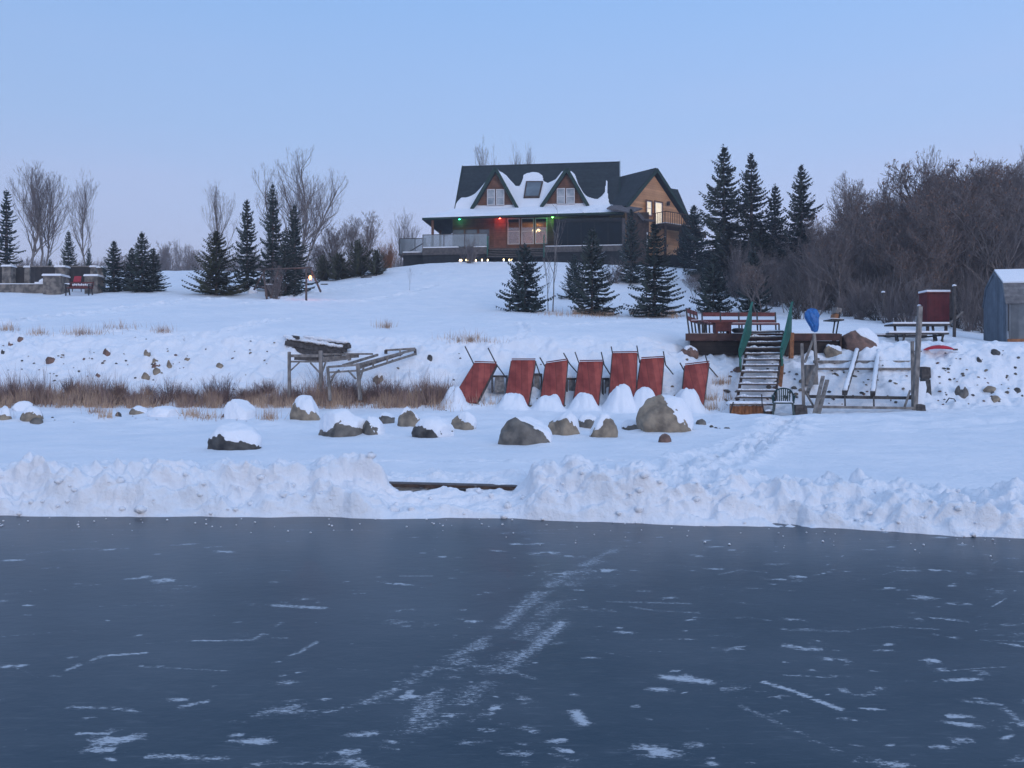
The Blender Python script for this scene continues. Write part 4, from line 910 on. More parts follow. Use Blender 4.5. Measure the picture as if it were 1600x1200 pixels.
for i,(px,top,wp,lab) in enumerate(((512,345,60,'bushy bare tree right of the tall spruces'),(545,332,56,'bare tree with forked trunk left of the dark junipers'),(572,330,44,'upright reddish bare tree above the dark junipers'),(492,380,46,'low greyish bare tree right behind the lantern'))):
    PL(['wood4','wood2','wood3','wood1'][i],px,440,top,lab,D=72+i,wpx=wp)
for i,(px,top,wp,lab) in enumerate(((560,380,44,'dark juniper bush at the foot of the reddish bare tree'),(588,392,34,'dark juniper bush next to the orange bush by the porch'),(530,398,48,'low dark evergreen bush above the stone steps'),(505,402,34,'low dark evergreen right of the lantern'))):
    PL('jun',px,440,top,lab,'bush',D=70,wpx=wp,name='juniper_bush')
PL('shr',606,425,374,'round orange-brown leafless bush left of the porch railing','bush',D=75,wpx=44,name='orange_bush')
PL('shd',734,412,366,'leafless reddish bush in front of the glass porch railing','bush',D=74.5,wpx=52,name='porch_bush')
PL('pop1',620,425,320,'pale bare tree just left of the house',D=100,wpx=40); PL('pop3',640,425,345,'small pale bare tree beside the house side deck',D=98,wpx=34)
for i,(px,top) in enumerate(((778,215),(801,222),(822,224),(843,238))): PL(['pop1','pop3','pop2','pop1'][i],px,300,top,['bare treetop above the roof ridge over the left dormer, tallest of four','thin bare treetop above the roof ridge, second from the left','bare treetop above the roof ridge over the skylight','shortest bare treetop above the roof ridge near the right dormer'][i],D=98,wpx=[44,26,32,24][i])
# middle slope
PL('sps',820,487,383,'spruce left of the thin saplings on the slope below the porch steps',wpx=72,rz=1)
PL('sp1',925,491,358,'spruce right of the thin saplings, directly below the screened porch',wpx=72,rz=2)
PL('sp3',1022,495,349,'spruce with brown grass at its foot, rightmost of the three big ones on the slope',wpx=76)
PL('sp2',986,442,328,'narrow spruce with a bare lower trunk close to the screened porch',wpx=42)
PL('sps',897,490,398,'small olive spruce half hidden left of the middle slope spruce',wpx=38,D=57)
PL('sps',1115,490,402,'small bright-snowed spruce behind the corner bench on the deck',wpx=60,rz=.4)
PL('sps',1176,488,392,'small spruce standing behind the green stair railings',wpx=52,rz=3)
PL('sps',1068,400,350,'small snowy spruce next to the house wing',D=78,wpx=26)
PL('sap',864,489,318,'tall thin bare sapling between the two left slope spruces',wpx=34,D=50)
PL('sap',856,488,388,'shorter thin sapling beside the tall sapling on the slope',wpx=26,D=50.5,rz=3)
PL('sap',640,447,415,'tiny bare sapling alone on the snow below the side deck','sapling',D=60,wpx=8)
for i,(px,base,top,wp,lab) in enumerate(((960,442,405,60,'brown leafless bush between the slope spruces'),(905,445,425,50,'low brown bush left of the screened porch spruce'),(1160,440,400,50,'grey brush at the edge of the wood above the slope'))): PL('shd',px,base,top,lab,'bush',wpx=wp)
# right side: big spruces and the wood
PL('sp4',1131,478,229,'tallest right-hand spruce, nearest to the house wing',D=66,wpx=100,rz=.5)
PL('sp4',1174,478,241,'dense tall spruce, second from the house wing',D=67,wpx=84,rz=2.7)
PL('sp3',1211,470,290,'short spruce peak between the two tallest and the lone spruce',D=68,wpx=56)
PL('sp4',1252,470,259,'lone pointed spruce rising out of the bare wood',D=64,wpx=86,rz=4)
PL('sp2',1084,455,322,'small spruce in the shade left of the tallest right-hand one',D=76,wpx=56)
PL('sp3',1190,485,350,'lower spruce filling the gap under the tall pair',D=60,wpx=84)
PL('sp3',1140,480,360,'lower spruce under the tallest right-hand one',D=62,wpx=90)
def wood_top(px): return np.interp(px,[1080,1180,1260,1290,1330,1370,1400,1440,1470,1500,1560,1600,1660,1800],[400,385,355,315,270,300,284,276,248,242,254,246,238,235])
def near(px,D,mid):
    k=int(np.searchsorted([1170,1215,1262,1320,1385,1445,1495,1540],px))
    return ['below the tallest right-hand spruce','behind the left part of the deck','behind the stairs and the lone spruce','behind the blue tarp','above the broad snow-capped boulder','behind the picnic table','around the red cabinet','between the cabinet and the shed','above the shed at the right edge'][k]+(', in front row' if D<mid else ', further back')
def wlab(px,D,top): return 'leafless %s tree %s'%(['twin-stemmed','single-stemmed','leaf-clinging many-stemmed','steep-limbed'][k%4],near(px,D,60))
for px,D,top,wp,lab in ((1222,62,392,64,'dark low spruce inside the wood behind the green stair boards'),(1288,66,372,60,'dark spruce half hidden by bare trees right of the lone spruce'),(1196,72,372,60,'shaded spruce between the tall pair and the short peak'),(1330,60,410,56,'low dark spruce in the wood above the broad boulder'),(1105,70,392,60,'dark low spruce at the left edge of the wood')):
    PL('sp3' if px%2 else 'sp1',px,480,top,lab,D=D,wpx=wp)
rg=random.Random(4); keysw=['wood1','wood2','wood3','wood4']
GW='bare trees of the wood on the right'
named={0:(1332,262,'bare tree with pale forked limbs at the left edge of the wood'),1:(1398,272,'bare twiggy tree in the middle of the wood, above the red cabinet'),2:(1478,232,'tall brown-leaved tree standing above the rest of the wood'),3:(1612,196,'tallest bare tree of the wood at the right edge'),4:(1555,262,'rounded bare tree above the grey shed')}
for i,(px,top,lab) in named.items(): PL(keysw[(i*2+1)%4] if i!=3 else 'pop3',px,480,top,lab,D=54+i,rz=i,wpx=90 if i!=3 else 80)
for k in range(78):
    px=1085+ (k*37.7)%620; D=46+ (k*13.1)%34; top=wood_top(px)+rg.uniform(0,70)+ (10 if D<54 else 0)
    if px<1180 and D<56: D=58+rg.random()*8
    if px<1185 and k%3: px+=110
    far=D>62
    PL(keysw[k%4],px,480,top,wlab(px,D,top),'tree',GW,D=D)
GU='leafless undergrowth bushes along the edge of the wood'
for k in range(90):
    px=1150+(k*41.3)%560; D=42.5+(k*7.7)%22; 
    if px<1240 and D<52: D=53+rg.random()*6
    z=rg.uniform(45,95)
    x=(px-800)/F*D; b=HY-(zt(x,D)-CZ)/D*F
    PL(['shd','she','shf'][k%3],px,480,b-z,'leafless grey-brown undergrowth bush %s'%near(px,D,50),'bush',GU,D=D,wpx=rg.uniform(50,80),name='undergrowth_bush')
# far treeline on the left, behind the lawn
GF='distant bare trees on the horizon left of the house'
for k in range(46):
    px=-60+ (k*17.3)%790; D=125+(k*11.7)%60; top=np.interp(px,[0,130,200,265,290,330,450,560,620,660],[400,392,392,365,372,385,380,385,380,375])+rg.uniform(0,16)
    PL(keysw[k%4],px,430,top,'hazy bare tree in the distant treeline %s'%(['behind the stone wall','between the stone wall and the snowy spruces','in the gap right of the snowy spruce clump','behind the tallest spruces','behind the junipers left of the house'][int(np.searchsorted([150,245,330,480],px))]),'tree',GF,D=D,wpx=rg.uniform(36,60))
# one mass of far brush beneath the treeline
def tangle(name,n,fx,mat_,lab,seed,r=.02,H=(2,4)):
    rr=np.random.default_rng(seed); segs=[]
    for k in range(n):
        x,y=fx(rr); z=zt(x,y); h=rr.uniform(*H); d=np.array([rr.normal(0,.35),rr.normal(0,.35),1]); p=np.array([x,y,z-.1]); m_=p+d*h*.5; d2=d+np.array([rr.normal(0,.4),rr.normal(0,.4),0]); q_=m_+d2*h*.5
        segs+= [(p,m_,r,r*.8),(m_,q_,r*.8,r*.4)]
        for j in range(5):
            s_=m_+(q_-m_)*rr.random(); segs.append((s_,s_+np.array([rr.normal(0,.3),rr.normal(0,.3),rr.uniform(.1,.5)])*h*.35,r*.5,r*.3))
    V,Q=tri_tubes(segs,3); o=npmesh(name,V,Q,M[mat_],smooth=False); struct(o,'stuff'); tag(o,lab,'brush'); return o
def fx1(r): D=r.uniform(112,150); px=r.uniform(-150,720); return (px-800)/F*D,D
tangle('far_brush',2600,fx1,'twig','low distant scrub below the far treeline on the left',1,.04,(1.6,4.2))
def fx2(r):
    D=r.uniform(50,84); px=r.uniform(1175,1760); 
    if px<1270: D=r.uniform(66,84)
    return (px-800)/F*D,D
tangle('wood_thicket',3800,fx2,'twig','dense tangle of stems filling the dark wood on the right',2,.018,(1.8,4.4))

for i,(px,D,top,ln) in enumerate(((1300,44,455,(.0,.5)),(1225,50,440,(0,-.4)),(1350,46,430,(0,.35)),(1415,47,420,(0,-.5)),(1462,50,415,(0,.4)),(1520,44,440,(0,-.3)),(1560,46,400,(0,.3)),(1290,52,430,(0,-.6)),(1385,50,400,(0,.2)))):
    PL('sap' if i%2 else 'wood2',px,480,top,['pale dead limb leaning right behind the right end of the deck','pale dead limb leaning left behind the stairs','leaning pale small tree above the broad boulder','pale small tree leaning left behind the picnic table','pale small tree leaning right at the red cabinet','small pale tree leaning left between cabinet and shed','small pale tree leaning right above the shed','pale limb leaning far left behind the blue tarp','nearly upright pale small tree behind the picnic table'][i],D=D,lean=ln,wpx=26,rz=i)
# ================= SHORE OBJECTS =================
def ico(n=3):
    import bmesh
    bm=bmesh.new(); bmesh.ops.create_icosphere(bm,subdivisions=n,radius=1); V=np.array([v.co[:] for v in bm.verts]); Fc=np.array([[v.index for v in f.verts] for f in bm.faces]); bm.free(); return V,Fc
IV,IF=ico(5); IV3,IF3=ico(3); IV2,IF2=ico(2)
def n3(V,s,seed): return (fbm(V[:,0]*s+seed*3.1+V[:,2]*.7*s,V[:,1]*s+seed,4,seed)+fbm(V[:,2]*s+seed,V[:,0]*s-V[:,1]*s*.5,4,seed+9))
def rockshape(seed,sx,sy,sz,V,facets=7,rough=.3):
    r=np.random.default_rng(seed); R_=np.ones(len(V))
    for k in range(facets):
        d=r.normal(size=3); d/=np.linalg.norm(d); h=r.uniform(.62,.95); dot=V@d; R_=np.where(dot>1e-3,np.minimum(R_,h/np.maximum(dot,1e-3)),R_)
    R_=R_*(1+rough*.5*n3(V,1.6,seed)+rough*.25*n3(V,5,seed+3)); P_=V*R_[:,None]
    return P_*np.array((sx,sy,sz)),R_
DRIFT=[]
def boulder(px,base,w_,h_,mt,label,seed,cover=.4,tilt=(0,0),thick=.10,group=None,name='boulder',D=None,capw=1.0,cat='boulder'):
    """w_, h_ in photo pixels; cover: how far down the snow reaches (-1 none .. 1 all)"""
    cover=cover*.68 if .2<cover<.8 else cover; thick*=.62; p=G(px,base,11) if D is None else Vector(((px-800)/F*D,D,zt((px-800)/F*D,D))); s=p.y/F; sx=w_*s/2*1.13; sz=h_*s*.62; sy=sx*.8
    h_=h_-(thick*.8/s*min(1,cover*1.6) if cover>0 else 0); h_=max(h_,5); sz=h_*s*1.0; c=np.array((p.x,p.y+sy*.5,p.z+h_*s-sz*.86)); Vv=IV
    Pt,R_=rockshape(seed,sx,sy,sz,Vv); t=thing(name,(p.x,p.y+sy*.5,p.z),label,cat,group); DRIFT.append((p.x,p.y+sy*.5,sx,min(sz,.5)))
    npmesh('rock',Pt+c,IF,M[mt],t,smooth=True)
    up=Vv[:,2]+tilt[0]*Vv[:,0]+tilt[1]*Vv[:,1]+.62*n3(Vv,2.0,seed+20); up=up+.25*n3(Vv,7,seed+31); th=np.clip((up-(1-2*cover))*2.4,-.7,1)
    if cover>0:
        off=thick*np.where(th>0,np.abs(th)**.5,th*1.2); Ps=Pt*(1+np.minimum(th,0)[:,None]*.12)+Vv*off[:,None]*np.array((.35,.35,.5)); Ps[:,2]+=np.where(th>0,np.abs(th)**.7,0)*thick*.55*(1+.6*n3(Vv,3,seed+40))
        kp=(th>-.6)[IF].all(1); npmesh('snow_cap',Ps+c,IF[kp],M['snowcap'],t)
    return t
B=boulder
B(820,697,76,44,'rockg','large dark dome-shaped boulder with snow only along its upper right edge',3,.10,(.75,.1),.07,)
B(878,683,50,36,'rockt','grey boulder with a white snow pad on its right shoulder, right of the dome-shaped one',4,.28,(.5,.2),.10)
B(918,671,34,20,'rockg','small flat-topped boulder behind the pair in the centre',5,.42,(0,.2),.08)
B(944,685,42,32,'rockt','split boulder with snow on its left half, left of the low flat stone',6,.34,(-.6,.3),.09)
B(987,673,28,14,'rockg','low flat dark stone between the split boulder and the biggest one',7,.5,(0,.2),.07)
B(1040,677,80,52,'rockt','biggest tan boulder, wedge-shaped and nearly bare, below the last red dock section',8,.10,(.9,-.1),.07)
B(1040,692,18,13,'rockr','small rough rusty stone in front of the biggest tan boulder',9,-1)
B(1096,664,14,8,'rockg','small grey stone right of the biggest tan boulder',10,-1)
B(724,673,38,24,'rockt','tan boulder half buried in a snow drift left of the dome-shaped one',11,.30,(.55,.1),.10)
B(676,685,62,28,'rockd','snow-covered boulder showing dark stone on its left end',12,.72,(.75,.3),.13)
B(641,668,38,28,'rockt','round tan boulder with a neat snow cap, second row left of centre',13,.34,(0,.3),.12)
B(604,662,26,16,'rockg','small round grey boulder with a weed stalk in front',14,.25,(0,.3),.04)
B(532,684,76,36,'rockg','long low boulder with a thick snow dome on top, touching a darker one',15,.52,(.1,.2),.15)
B(581,683,34,28,'rockg','dark boulder with snow draped over its right side, touching the long low one',16,.34,(.8,.1),.09)
B(477,658,46,34,'rockt','block-shaped boulder under a smooth flat snow cap at the foot of the dry grass',17,.40,(.25,.1),.10)
B(372,657,46,32,'rockt','boulder entirely buried under a rounded snow mound left of the block-shaped one',18,.80,(.6,.3),.10)
B(362,705,74,38,'rockd','black boulder nearly covered in snow, alone on the flat snow at the left',19,.66,(.15,.45),.09)
B(46,659,30,20,'rockt','tan boulder with snow cap near the left edge',20,.4,(.2,.2),.07)
B(55,663,18,9,'rockg','small grey stone touching the tan boulder near the left edge',21,-1)
B(2,657,22,18,'rockt','tan boulder cut by the left edge of the picture',22,.45,(.2,.2),.09)
B(34,643,30,14,'rockt','snow mound boulder behind the tan boulder near the left edge',23,.88,(.2,.2),.08)
B(214,648,24,12,'rockt','small tan stone poking out of the drift left of the snow swell',24,.42,(.5,.2),.07)
B(184,651,9,6,'rockd','tiny dark round stone on the snow left of the drift',25,-1)
B(254,651,46,14,'rockt','wide low boulder wholly under smooth snow',26,.93,(.3,.2),.08)
B(352,655,16,9,'rockr','low reddish stone at the left foot of the buried boulder',27,-1)
B(1343,556,58,36,'rockr','broad reddish-brown boulder under a tall sloping snow cap right of the deck',28,.46,(.65,.5),.16,D=31.6)
B(1303,563,26,20,'rockt','round tan boulder under the right end of the deck',29,.25,(.3,.1),.07,D=31.3)
B(1078,566,26,14,'rockr','brown boulder on top of the bank behind the last red dock section',30,.3,(.3,.2),.08,D=31.5)
B(1110,557,12,9,'rockd','dark stone under the left end of the deck',31,-1,D=31.8)
B(1505,620,20,17,'rockg','round dark stone standing out of the snowy bank right of the lift frame',32,.12,(.6,0),.05)
B(1556,553,16,7,'rockd','flat dark stone at the top of the right-hand bank',33,-1); B(1531,566,7,9,'rockd','upright thin dark stone near the top of the right-hand bank',34,.3,(.5,0),.03)
B(1549,611,20,7,'rockt','long flat stone low on the right-hand bank',35,-1)
B(1556,626,14,7,'rockt','slanting tan stone at the foot of the right-hand bank',36,-1); B(1590,612,10,6,'rockd','dark stone at the right edge of the picture',37,-1)
B(1652,350,1,1,'rockd','x',38,-1,D=30) if False else None
B(606,541,1,1,'rockd','x',38,-1) if False else None
B(592,598,18,14,'rockt','snow-capped boulder rising behind the dry bushes under the boat dock',38,.35,(0,.3),.06)
B(671,563,9,8,'rockd','dark stone alone on the slope right of the boat dock',39,-1)
for i,(px,py,w_,h_,m_,lab) in enumerate(((78,567,20,9,'rockr','brown slanted stone on the left bank above the bushes'),(166,555,14,9,'rockr','rusty stone in the middle of the left bank'),(15,540,9,5,'rockr','reddish stone high on the left bank near the edge'),(4,553,6,6,'rockd','dark stone at the left edge of the bank'),(243,575,14,8,'rockr','reddish stone, middle of a stack of three on the left bank'),(241,567,12,7,'rockt','tan stone topping a stack of three on the left bank'),(244,584,14,8,'rockt','tan stone lowest of the stack of three on the left bank'),(264,575,9,11,'rockt','pale stone right of the stack of three'),(226,592,15,12,'rockt','light tan stone just above the dry bushes on the left bank'),(343,574,12,7,'rockt','orange-tan stone on the bank left of the boat dock'),(32,533,13,6,'rockr','low brown stone at the top of the left bank'),(229,555,11,8,'rockt','pale stone above the stack of three'),(292,563,10,5,'rockt','small tan stone between the stack and the orange-tan one'),(153,589,9,5,'rockr','rusty stone low on the left bank'))): B(px,py,w_*.85,h_+1,m_,lab,50+i,.12,(.4,.1),.03,name='rock',cat='rock')
# the many small stones of the two banks
GS='small stones poking out of the snowy banks'
stp=[]
for i,m_ in enumerate(('rockd','rockg','rockt','rockr')):
    Pt,_=rockshape(70+i,1,.8,.65,IV2,rough=.4); o=npmesh('stone',Pt,IF2,M[m_]); COL.objects.unlink(o); stp.append(o)
rg=random.Random(9)
def stone(px,py,w_,i,where):
    p=G(px,py,22); c=stp[i].copy(); COL.objects.link(c); s=w_/F*p.y/2; c.location=(p.x,p.y,p.z+s*.1); c.scale=(s,s,s*rg.uniform(.6,1.)); c.rotation_euler=(rg.uniform(-.4,.4),rg.uniform(-.4,.4),rg.random()*6.3)
    tag(c,'%s %s stone in the snow of the %s'%('tiny' if w_<4 else 'small' if w_<6 else 'fist-sized',['dark','grey','tan','reddish'][i],where+(', upper' if py<568 else ', lower' if py<640 else ', foot')),'stone',GS)
for k in range(95): stone(rg.uniform(0,430) if rg.random()<.8 else rg.uniform(430,720),rg.gauss(566,20) if rg.random()<.8 else rg.uniform(640,660),rg.choice([3,3,4,5,6]),rg.choice([0,0,0,1,2,3]),'left-hand bank')
for k in range(60): stone(rg.uniform(1460,1610),rg.uniform(548,632),rg.choice([3,4,5,7]),rg.choice([0,0,1,1,2,3]),'bank at the right edge')
for k in range(46): stone(rg.uniform(1268,1440),rg.uniform(560,634),rg.choice([4,5,7,8]),rg.choice([0,0,1,1,2,3]),'slope inside the boat lift frame')
for k in range(40): stone(rg.uniform(1130,1260),rg.uniform(556,632),rg.choice([5,7,10,13]),rg.choice([0,1,1,2,3]),'slope under the stairs')
for k in range(16): stone(rg.uniform(1020,1150),rg.uniform(664,690),rg.choice([4,6,9]),rg.choice([0,0,1]),'shore beside the biggest boulder')
for k in range(30): stone(rg.uniform(740,1120),rg.uniform(560,636),rg.choice([4,6,8]),rg.choice([0,1,2]),'slope behind the red dock sections')
# ---- red dock sections leaning on the bank ----
GP='red dock sections stood up against the snowy bank'
PAN=[ # TL,TR,BR,BL, poles, mound
 ((741.5,566.5),(776,567.5),(745,628),(704,628),[((726.5,541),(741,570)),((762.5,543.5),(776,570),(793.5,594))],(712,595,38,44),'leaning','leftmost red dock section, slanting the most, with two thin poles on top'),
 ((799.5,562.5),(836.6,562.5),(824,640),(786,640),[((837,566),(844.5,588))],(804,613,40,28),'','second red dock section from the left, with a single short pole'),
 ((853,567.5),(887,562.5),(880,640),(842,640),[((843.5,558.5),(852.5,574)),((880.5,551.5),(890,568.5),(903,583.5))],(859,619,42,26),'','third red dock section from the left, its top edge rising to the right'),
 ((905.5,565),(942,564.5),(934,640),(894,640),[((898.5,550),(905.5,570)),((939.5,550),(944,570),(954,586))],(913,616,40,30),'','middle one of the seven red dock sections'),
 ((957.5,551.5),(995.5,551),(992,640),(950,640),[((955,541.5),(958.5,560)),((995,540),(999.5,567))],(974,599,42,42),'','tallest red dock section, fifth from the left'),
 ((1002,560.5),(1037.5,558.5),(1031,640),(990,640),[((1036.5,549),(1040,570),(1052,585))],(1012,602,40,42),'','red dock section close beside the tallest one on its right'),
 ((1070.5,570.5),(1108,566),(1098,640),(1064,640),[((1062.5,567),(1069,579)),((1101.5,553.5),(1107.5,573),(1127,595.5))],(1080,599,40,48),'','short red dock section standing apart on the right, nearest the stairs')]
for i,(TL,TR,BR,BL,poles,mound,_,lab) in enumerate(PAN):
    Dt,Db=29.7,28.0; a,b,c,d=P(*TL,Dt),P(*TR,Dt),P(*BR,Db),P(*BL,Db)
    t=thing('dock_section',tuple((c+d)/2),lab,'dock panel',GP)
    mb=MB(); mb.slab([d,c,b,a],.05); mb.build('deck_board',M['red'],t)
    mb=MB(); nr=(c-d).cross(a-d).normalized(); back=-nr*.12
    for u,v in ((a,d),(b,c)): mb.beam(u+back*.75,v+back*.75,.06,.10,up=nr)
    for u,v in ((a,b),(a.lerp(d,.5),b.lerp(c,.5)),(d,c)): mb.beam(u+back*.72,v+back*.72,.05,.07,up=nr)
    mb.build('frame',M['greyd'],t)
    mb=MB(); mb.beam(a+nr*.02+Vector((0,0,.02)),b+nr*.02+Vector((0,0,.02)),.05,.035); mb.build('top_rail',M['redd'],t)
    for pl in poles:
        mb=MB(); pts=[P(x,y,Dt+.12+.1*k) for k,(x,y) in enumerate(pl)]; mb.tube(pts,.021,6); mb.build('pole',M['pole'],t)
    # snow drifted against its foot
    mx,my,mw,mh=mound; D=27.75; s=D/F; cc=P(mx+3,640,D); H=(642-my)*s*(.60,.80,.85,.85,.84,.82,.80)[i]; W=mw*s/2*(.8 if i==0 else .95)
    # heaped against the board, sloping forward on to the flat
    gx=np.linspace(-2.1,2.1,56); gy=np.linspace(-1.,1.,44); GX,GY=np.meshgrid(gx,gy); sk=(-.35,-.15,-.1,.05,-.1,-.15,-.3)[i]; pk=(2.0,2.6,3.0,2.6,2.2,2.3,2.0)[i]
    xx=GX+.22*fbm(GX*1.3+i,GY*1.3,3,i+3); prof2=np.exp(-np.abs(np.where(xx<sk,(xx-sk)/1.02,(xx-sk)/.80))**pk*1.1)
    yy=GY+.25*fbm(GX*1.6,GY+i*2.,3,i+30); fr_=np.where(yy<.1,np.exp(-((yy-.1)/.52)**2),1-.5*(yy-.1)**2)
    prof2=np.tanh(prof2*1.9)/np.tanh(1.9); hh=H*prof2*fr_*(1+.34*fbm(GX*1.9+i*5,GY*2,4,i+60))+.05*fbm(GX*5,GY*5,3,i+80)+.10*np.exp(-((GX)/1.6)**2-(GY/.75)**2)
    X_=cc.x+GX*W; Y_=cc.y+.12+GY*.85; Z0_=np.array([[zt(X_[r_,c_],Y_[r_,c_]) for c_ in range(56)] for r_ in range(44)])
    rim=np.clip(np.minimum(1-np.abs(gx)/2.1,1)[None]*6,0,1)*np.clip((1-np.abs(gy))*6,0,1)[:,None]
    zz=cc.z*0+np.minimum(Z0_,zt(cc.x,cc.y)+.12)+hh-.06-.08*(1-rim); ii=np.arange(GX.size).reshape(GX.shape); q4=np.stack([ii[:-1,:-1],ii[:-1,1:],ii[1:,1:],ii[1:,:-1]],-1).reshape(-1,4)
    npmesh('drift',np.stack([X_,Y_,zz],-1).reshape(-1,3),q4,M['snowcap'],t)
# grey crates / undersides between the panels
for i,(x0,x1,y0,y1) in enumerate(((832,846,585,640),(886,902,592,636),(942,956,592,632),(769,792,588,612))):
    a=P(x0,y1,28.9); b=P(x1,y1,28.9); c=P(x1,y0,29.6); d=P(x0,y0,29.6); t=thing('folded_trestle',tuple(a),['weathered dock leg frame leaning between the second and third red panels','weathered dock leg frame leaning between the third and middle red panels','weathered dock leg frame leaning between the middle and tallest red panels','weathered dock leg frame lying behind the leftmost red panel'][i],'dock frame','weathered leg frames between the red panels')
    mb=MB(); mb.beam(a,d,.06,.09); mb.beam(b,c,.06,.09); mb.beam(c,d,.09,.07); mb.build('frame',M['greyd'],t)
    mb=MB(); mb.slab([a.lerp(b,.15),b.lerp(a,.15),c.lerp(d,.2),d.lerp(c,.2)],.03); mb.build('plank',M['grey'],t)
# ---- dock frame on posts and timber stack, left of centre ----
t=thing('timber_stack',tuple(P(495,552,31.3)),'stack of old snow-topped timber beams lying on the crest of the bank','timber stack')
lg=[((447,536),(530,551),.16),((445,541),(535,553),.15),((447,529),(532,542),.14),((452,545),(520,556),.15),((478,529),(546,538),.10),((456,526),(466,527.5),.10),((530,545),(546,541),.13),((450,533),(541,547),.16),((470,547),(528,556),.15)]
sn=MB()
for k,(a,b,w_) in enumerate(lg):
    Da=31.35+(k%3)*.2; mb=MB(); A_=P(*a,Da); B_=P(*b,Da-.5); mb.beam(A_,B_,w_*1.1,w_); mb.build('beam',M['greyd'],t)
    if k in (2,4,7): 
        for q_ in range(14):
            f=q_/13; c=A_.lerp(B_,f*.9); lump(sn,(c.x,c.y,c.z+w_*.55+.01),.13+.02*(q_%3),k*20+q_,.42,8,6)
sn.build('snow',M['snowcap'],t,True)
t=thing('boat_dock',tuple(P(452,626,27.9)),'long weathered timber boat dock on posts standing in the dry bushes','dock frame')
DP=[]
def mem(a,Da,b,Db,w_=.07,h_=.09,nm='rail',m_='grey'):
    mb=MB(); mb.beam(P(*a,Da),P(*b,Db),w_,h_); return mb.build(nm,M[m_],t)
mem((452,550),28.3,(452,628),28,.09,.09,'post'); mem((501,548),28.3,(502,612),28.2,.11,.11,'post')
mem((452,556),28.3,(504,556),28.3); mem((452,565),28.3,(504,565),28.3,.05,.06); mem((500,561),28.5,(560,556),29.8,.06,.11); mem((504,553.5),28.6,(582,553),30.2,.06,.06); mem((504,565),28.3,(548,560),29.5,.05,.06)
mem((460,558.5),28.32,(500,560.5),28.35,.05,.16,'board','greyd')
for a,b in (((453,580),(468,566)),((500,583),(485,567)),((503,583),(509,566))): mem(a,28.2,b,28.3,.045,.045,'brace')
mem((512,573),27.6,(516,626),27.4,.08,.08,'post'); mem((559,568),27.9,(563,625),27.7,.11,.11,'post')
mem((512,573.5),27.6,(560,570),27.9,.06,.07); mem((513,582),27.6,(560,579),27.9,.05,.06)
mem((536,571),27.8,(590,554.5),30.3,.06,.08); mem((560,570),28.,(648,546),31.,.06,.08); mem((562,581),28.,(649,553),31.,.06,.07); mem((560,575),28.1,(628,552.5),30.6,.06,.08)
mem((602,547.5),31,(649,544.5),31.2,.05,.07); mem((648.5,545),31.2,(649,555),31.2,.09,.09,'post','greyd'); mem((603,547),31,(603,553),31,.1,.1,'post','greyd'); mem((625,546),31.1,(625.5,556),31.,.05,.05,'post')
for x,y1,y2,D_ in ((583,562,574,28.7),(605,556,567,29.4),(568,566,577,28.3)): mem((x,y1),D_,(x,y2),D_,.05,.05,'cross_piece')
for a,b in (((516,600),(524,582)),((556,592),(544,579)),((563,592),(568,574)),((517,590),(530,578))): mem(a,27.5,b,27.7,.045,.045,'brace')
# ---- stairs with green side boards ----
t=thing('staircase',tuple(P(1178,640,27.6)),'wooden stairs with green side boards and snow on every tread, leading up to the deck','stairs')
n_=13; A0=P(1179,632,27.6); A1=P(1197.5,519,31.5); 
def stp_(k): f=k/(n_-1); return A0.lerp(A1,f)
wd_=.60; dirv=Vector((A1.x-A0.x,A1.y-A0.y,0)).normalized(); rt=Vector((dirv.y,-dirv.x,0))
for k in range(n_):
    c=stp_(k); hw=wd_+.0*k; mb=MB(); mb.beam(c-rt*hw,c+rt*hw,.27,.045); tr_=mb.build('tread',M['tread'],t)
    V=[];mb=MB(); r_=random.Random(k); m_=12; prev=None
    ll=[];
    for q_ in range(m_+1):
        f=-1+2*q_/m_; h=.022+.03*r_.random()+(.04 if q_ in (2,3) and k%2 else 0); ll.append((c+rt*hw*.96*f,h))
    for q_ in range(m_):
        (a,ha),(b,hb)=ll[q_],ll[q_+1]; o_=dirv*.12; z0=Vector((0,0,.026)); mb.hexa([a-o_+z0,b-o_+z0,b+o_+z0,a+o_+z0,a-o_*.85+z0+Vector((0,0,ha)),b-o_*.85+z0+Vector((0,0,hb)),b+o_+z0+Vector((0,0,hb)),a+o_+z0+Vector((0,0,ha))])
    mb.build('tread_snow',M['snowcap'],tr_,True)
for s_ in (-1,1):
    mb=MB(); mb.beam(stp_(0)+rt*(wd_-.02)*s_-Vector((0,0,.12)),stp_(12)+rt*(wd_-.02)*s_-Vector((0,0,.12)),.05,.20); mb.build('stringer',M['brownd'],t)
for s_,px0,px1,base in ((-1,1157,1174.5,(1156,592)),(1,1222,1237,(1223,585))):
    # solid green side board: tall at the top of the stairs, ending low part way down
    Dt=31.4; Db=29.6; q=[P(px0,562,Db),P(px1,521,Dt),P(px1+1,473,Dt),P(px0-1,546,Db)]
    mb=MB(); mb.slab(q,.05); mb.build('side_board',M['green'],t)
    mb=MB(); mb.beam(P(px1+1,472,Dt),P(px0-1,545,Db),.07,.05); mb.build('handrail',M['green'],t)
    mb=MB(); mb.beam(P(px0,560,Db),P(px0-.5,580 if s_<0 else 572,Db),.07,.07); mb.build('post',M['green'],t)
mb=MB(); mb.beam(P(1237,520,31.3),P(1236,560,31.2),.14,.14); mb.build('support_post',M['orange'],t)
mb=MB(); mb.beam(P(1222,570,30.2),P(1219,606,29.6),.12,.12); mb.build('support_post',M['orange'],t)
mb=MB(); mb.beam(P(1153,573,29.4),P(1154,582,29.4),.12,.12); mb.build('block',M['brownd'],t)
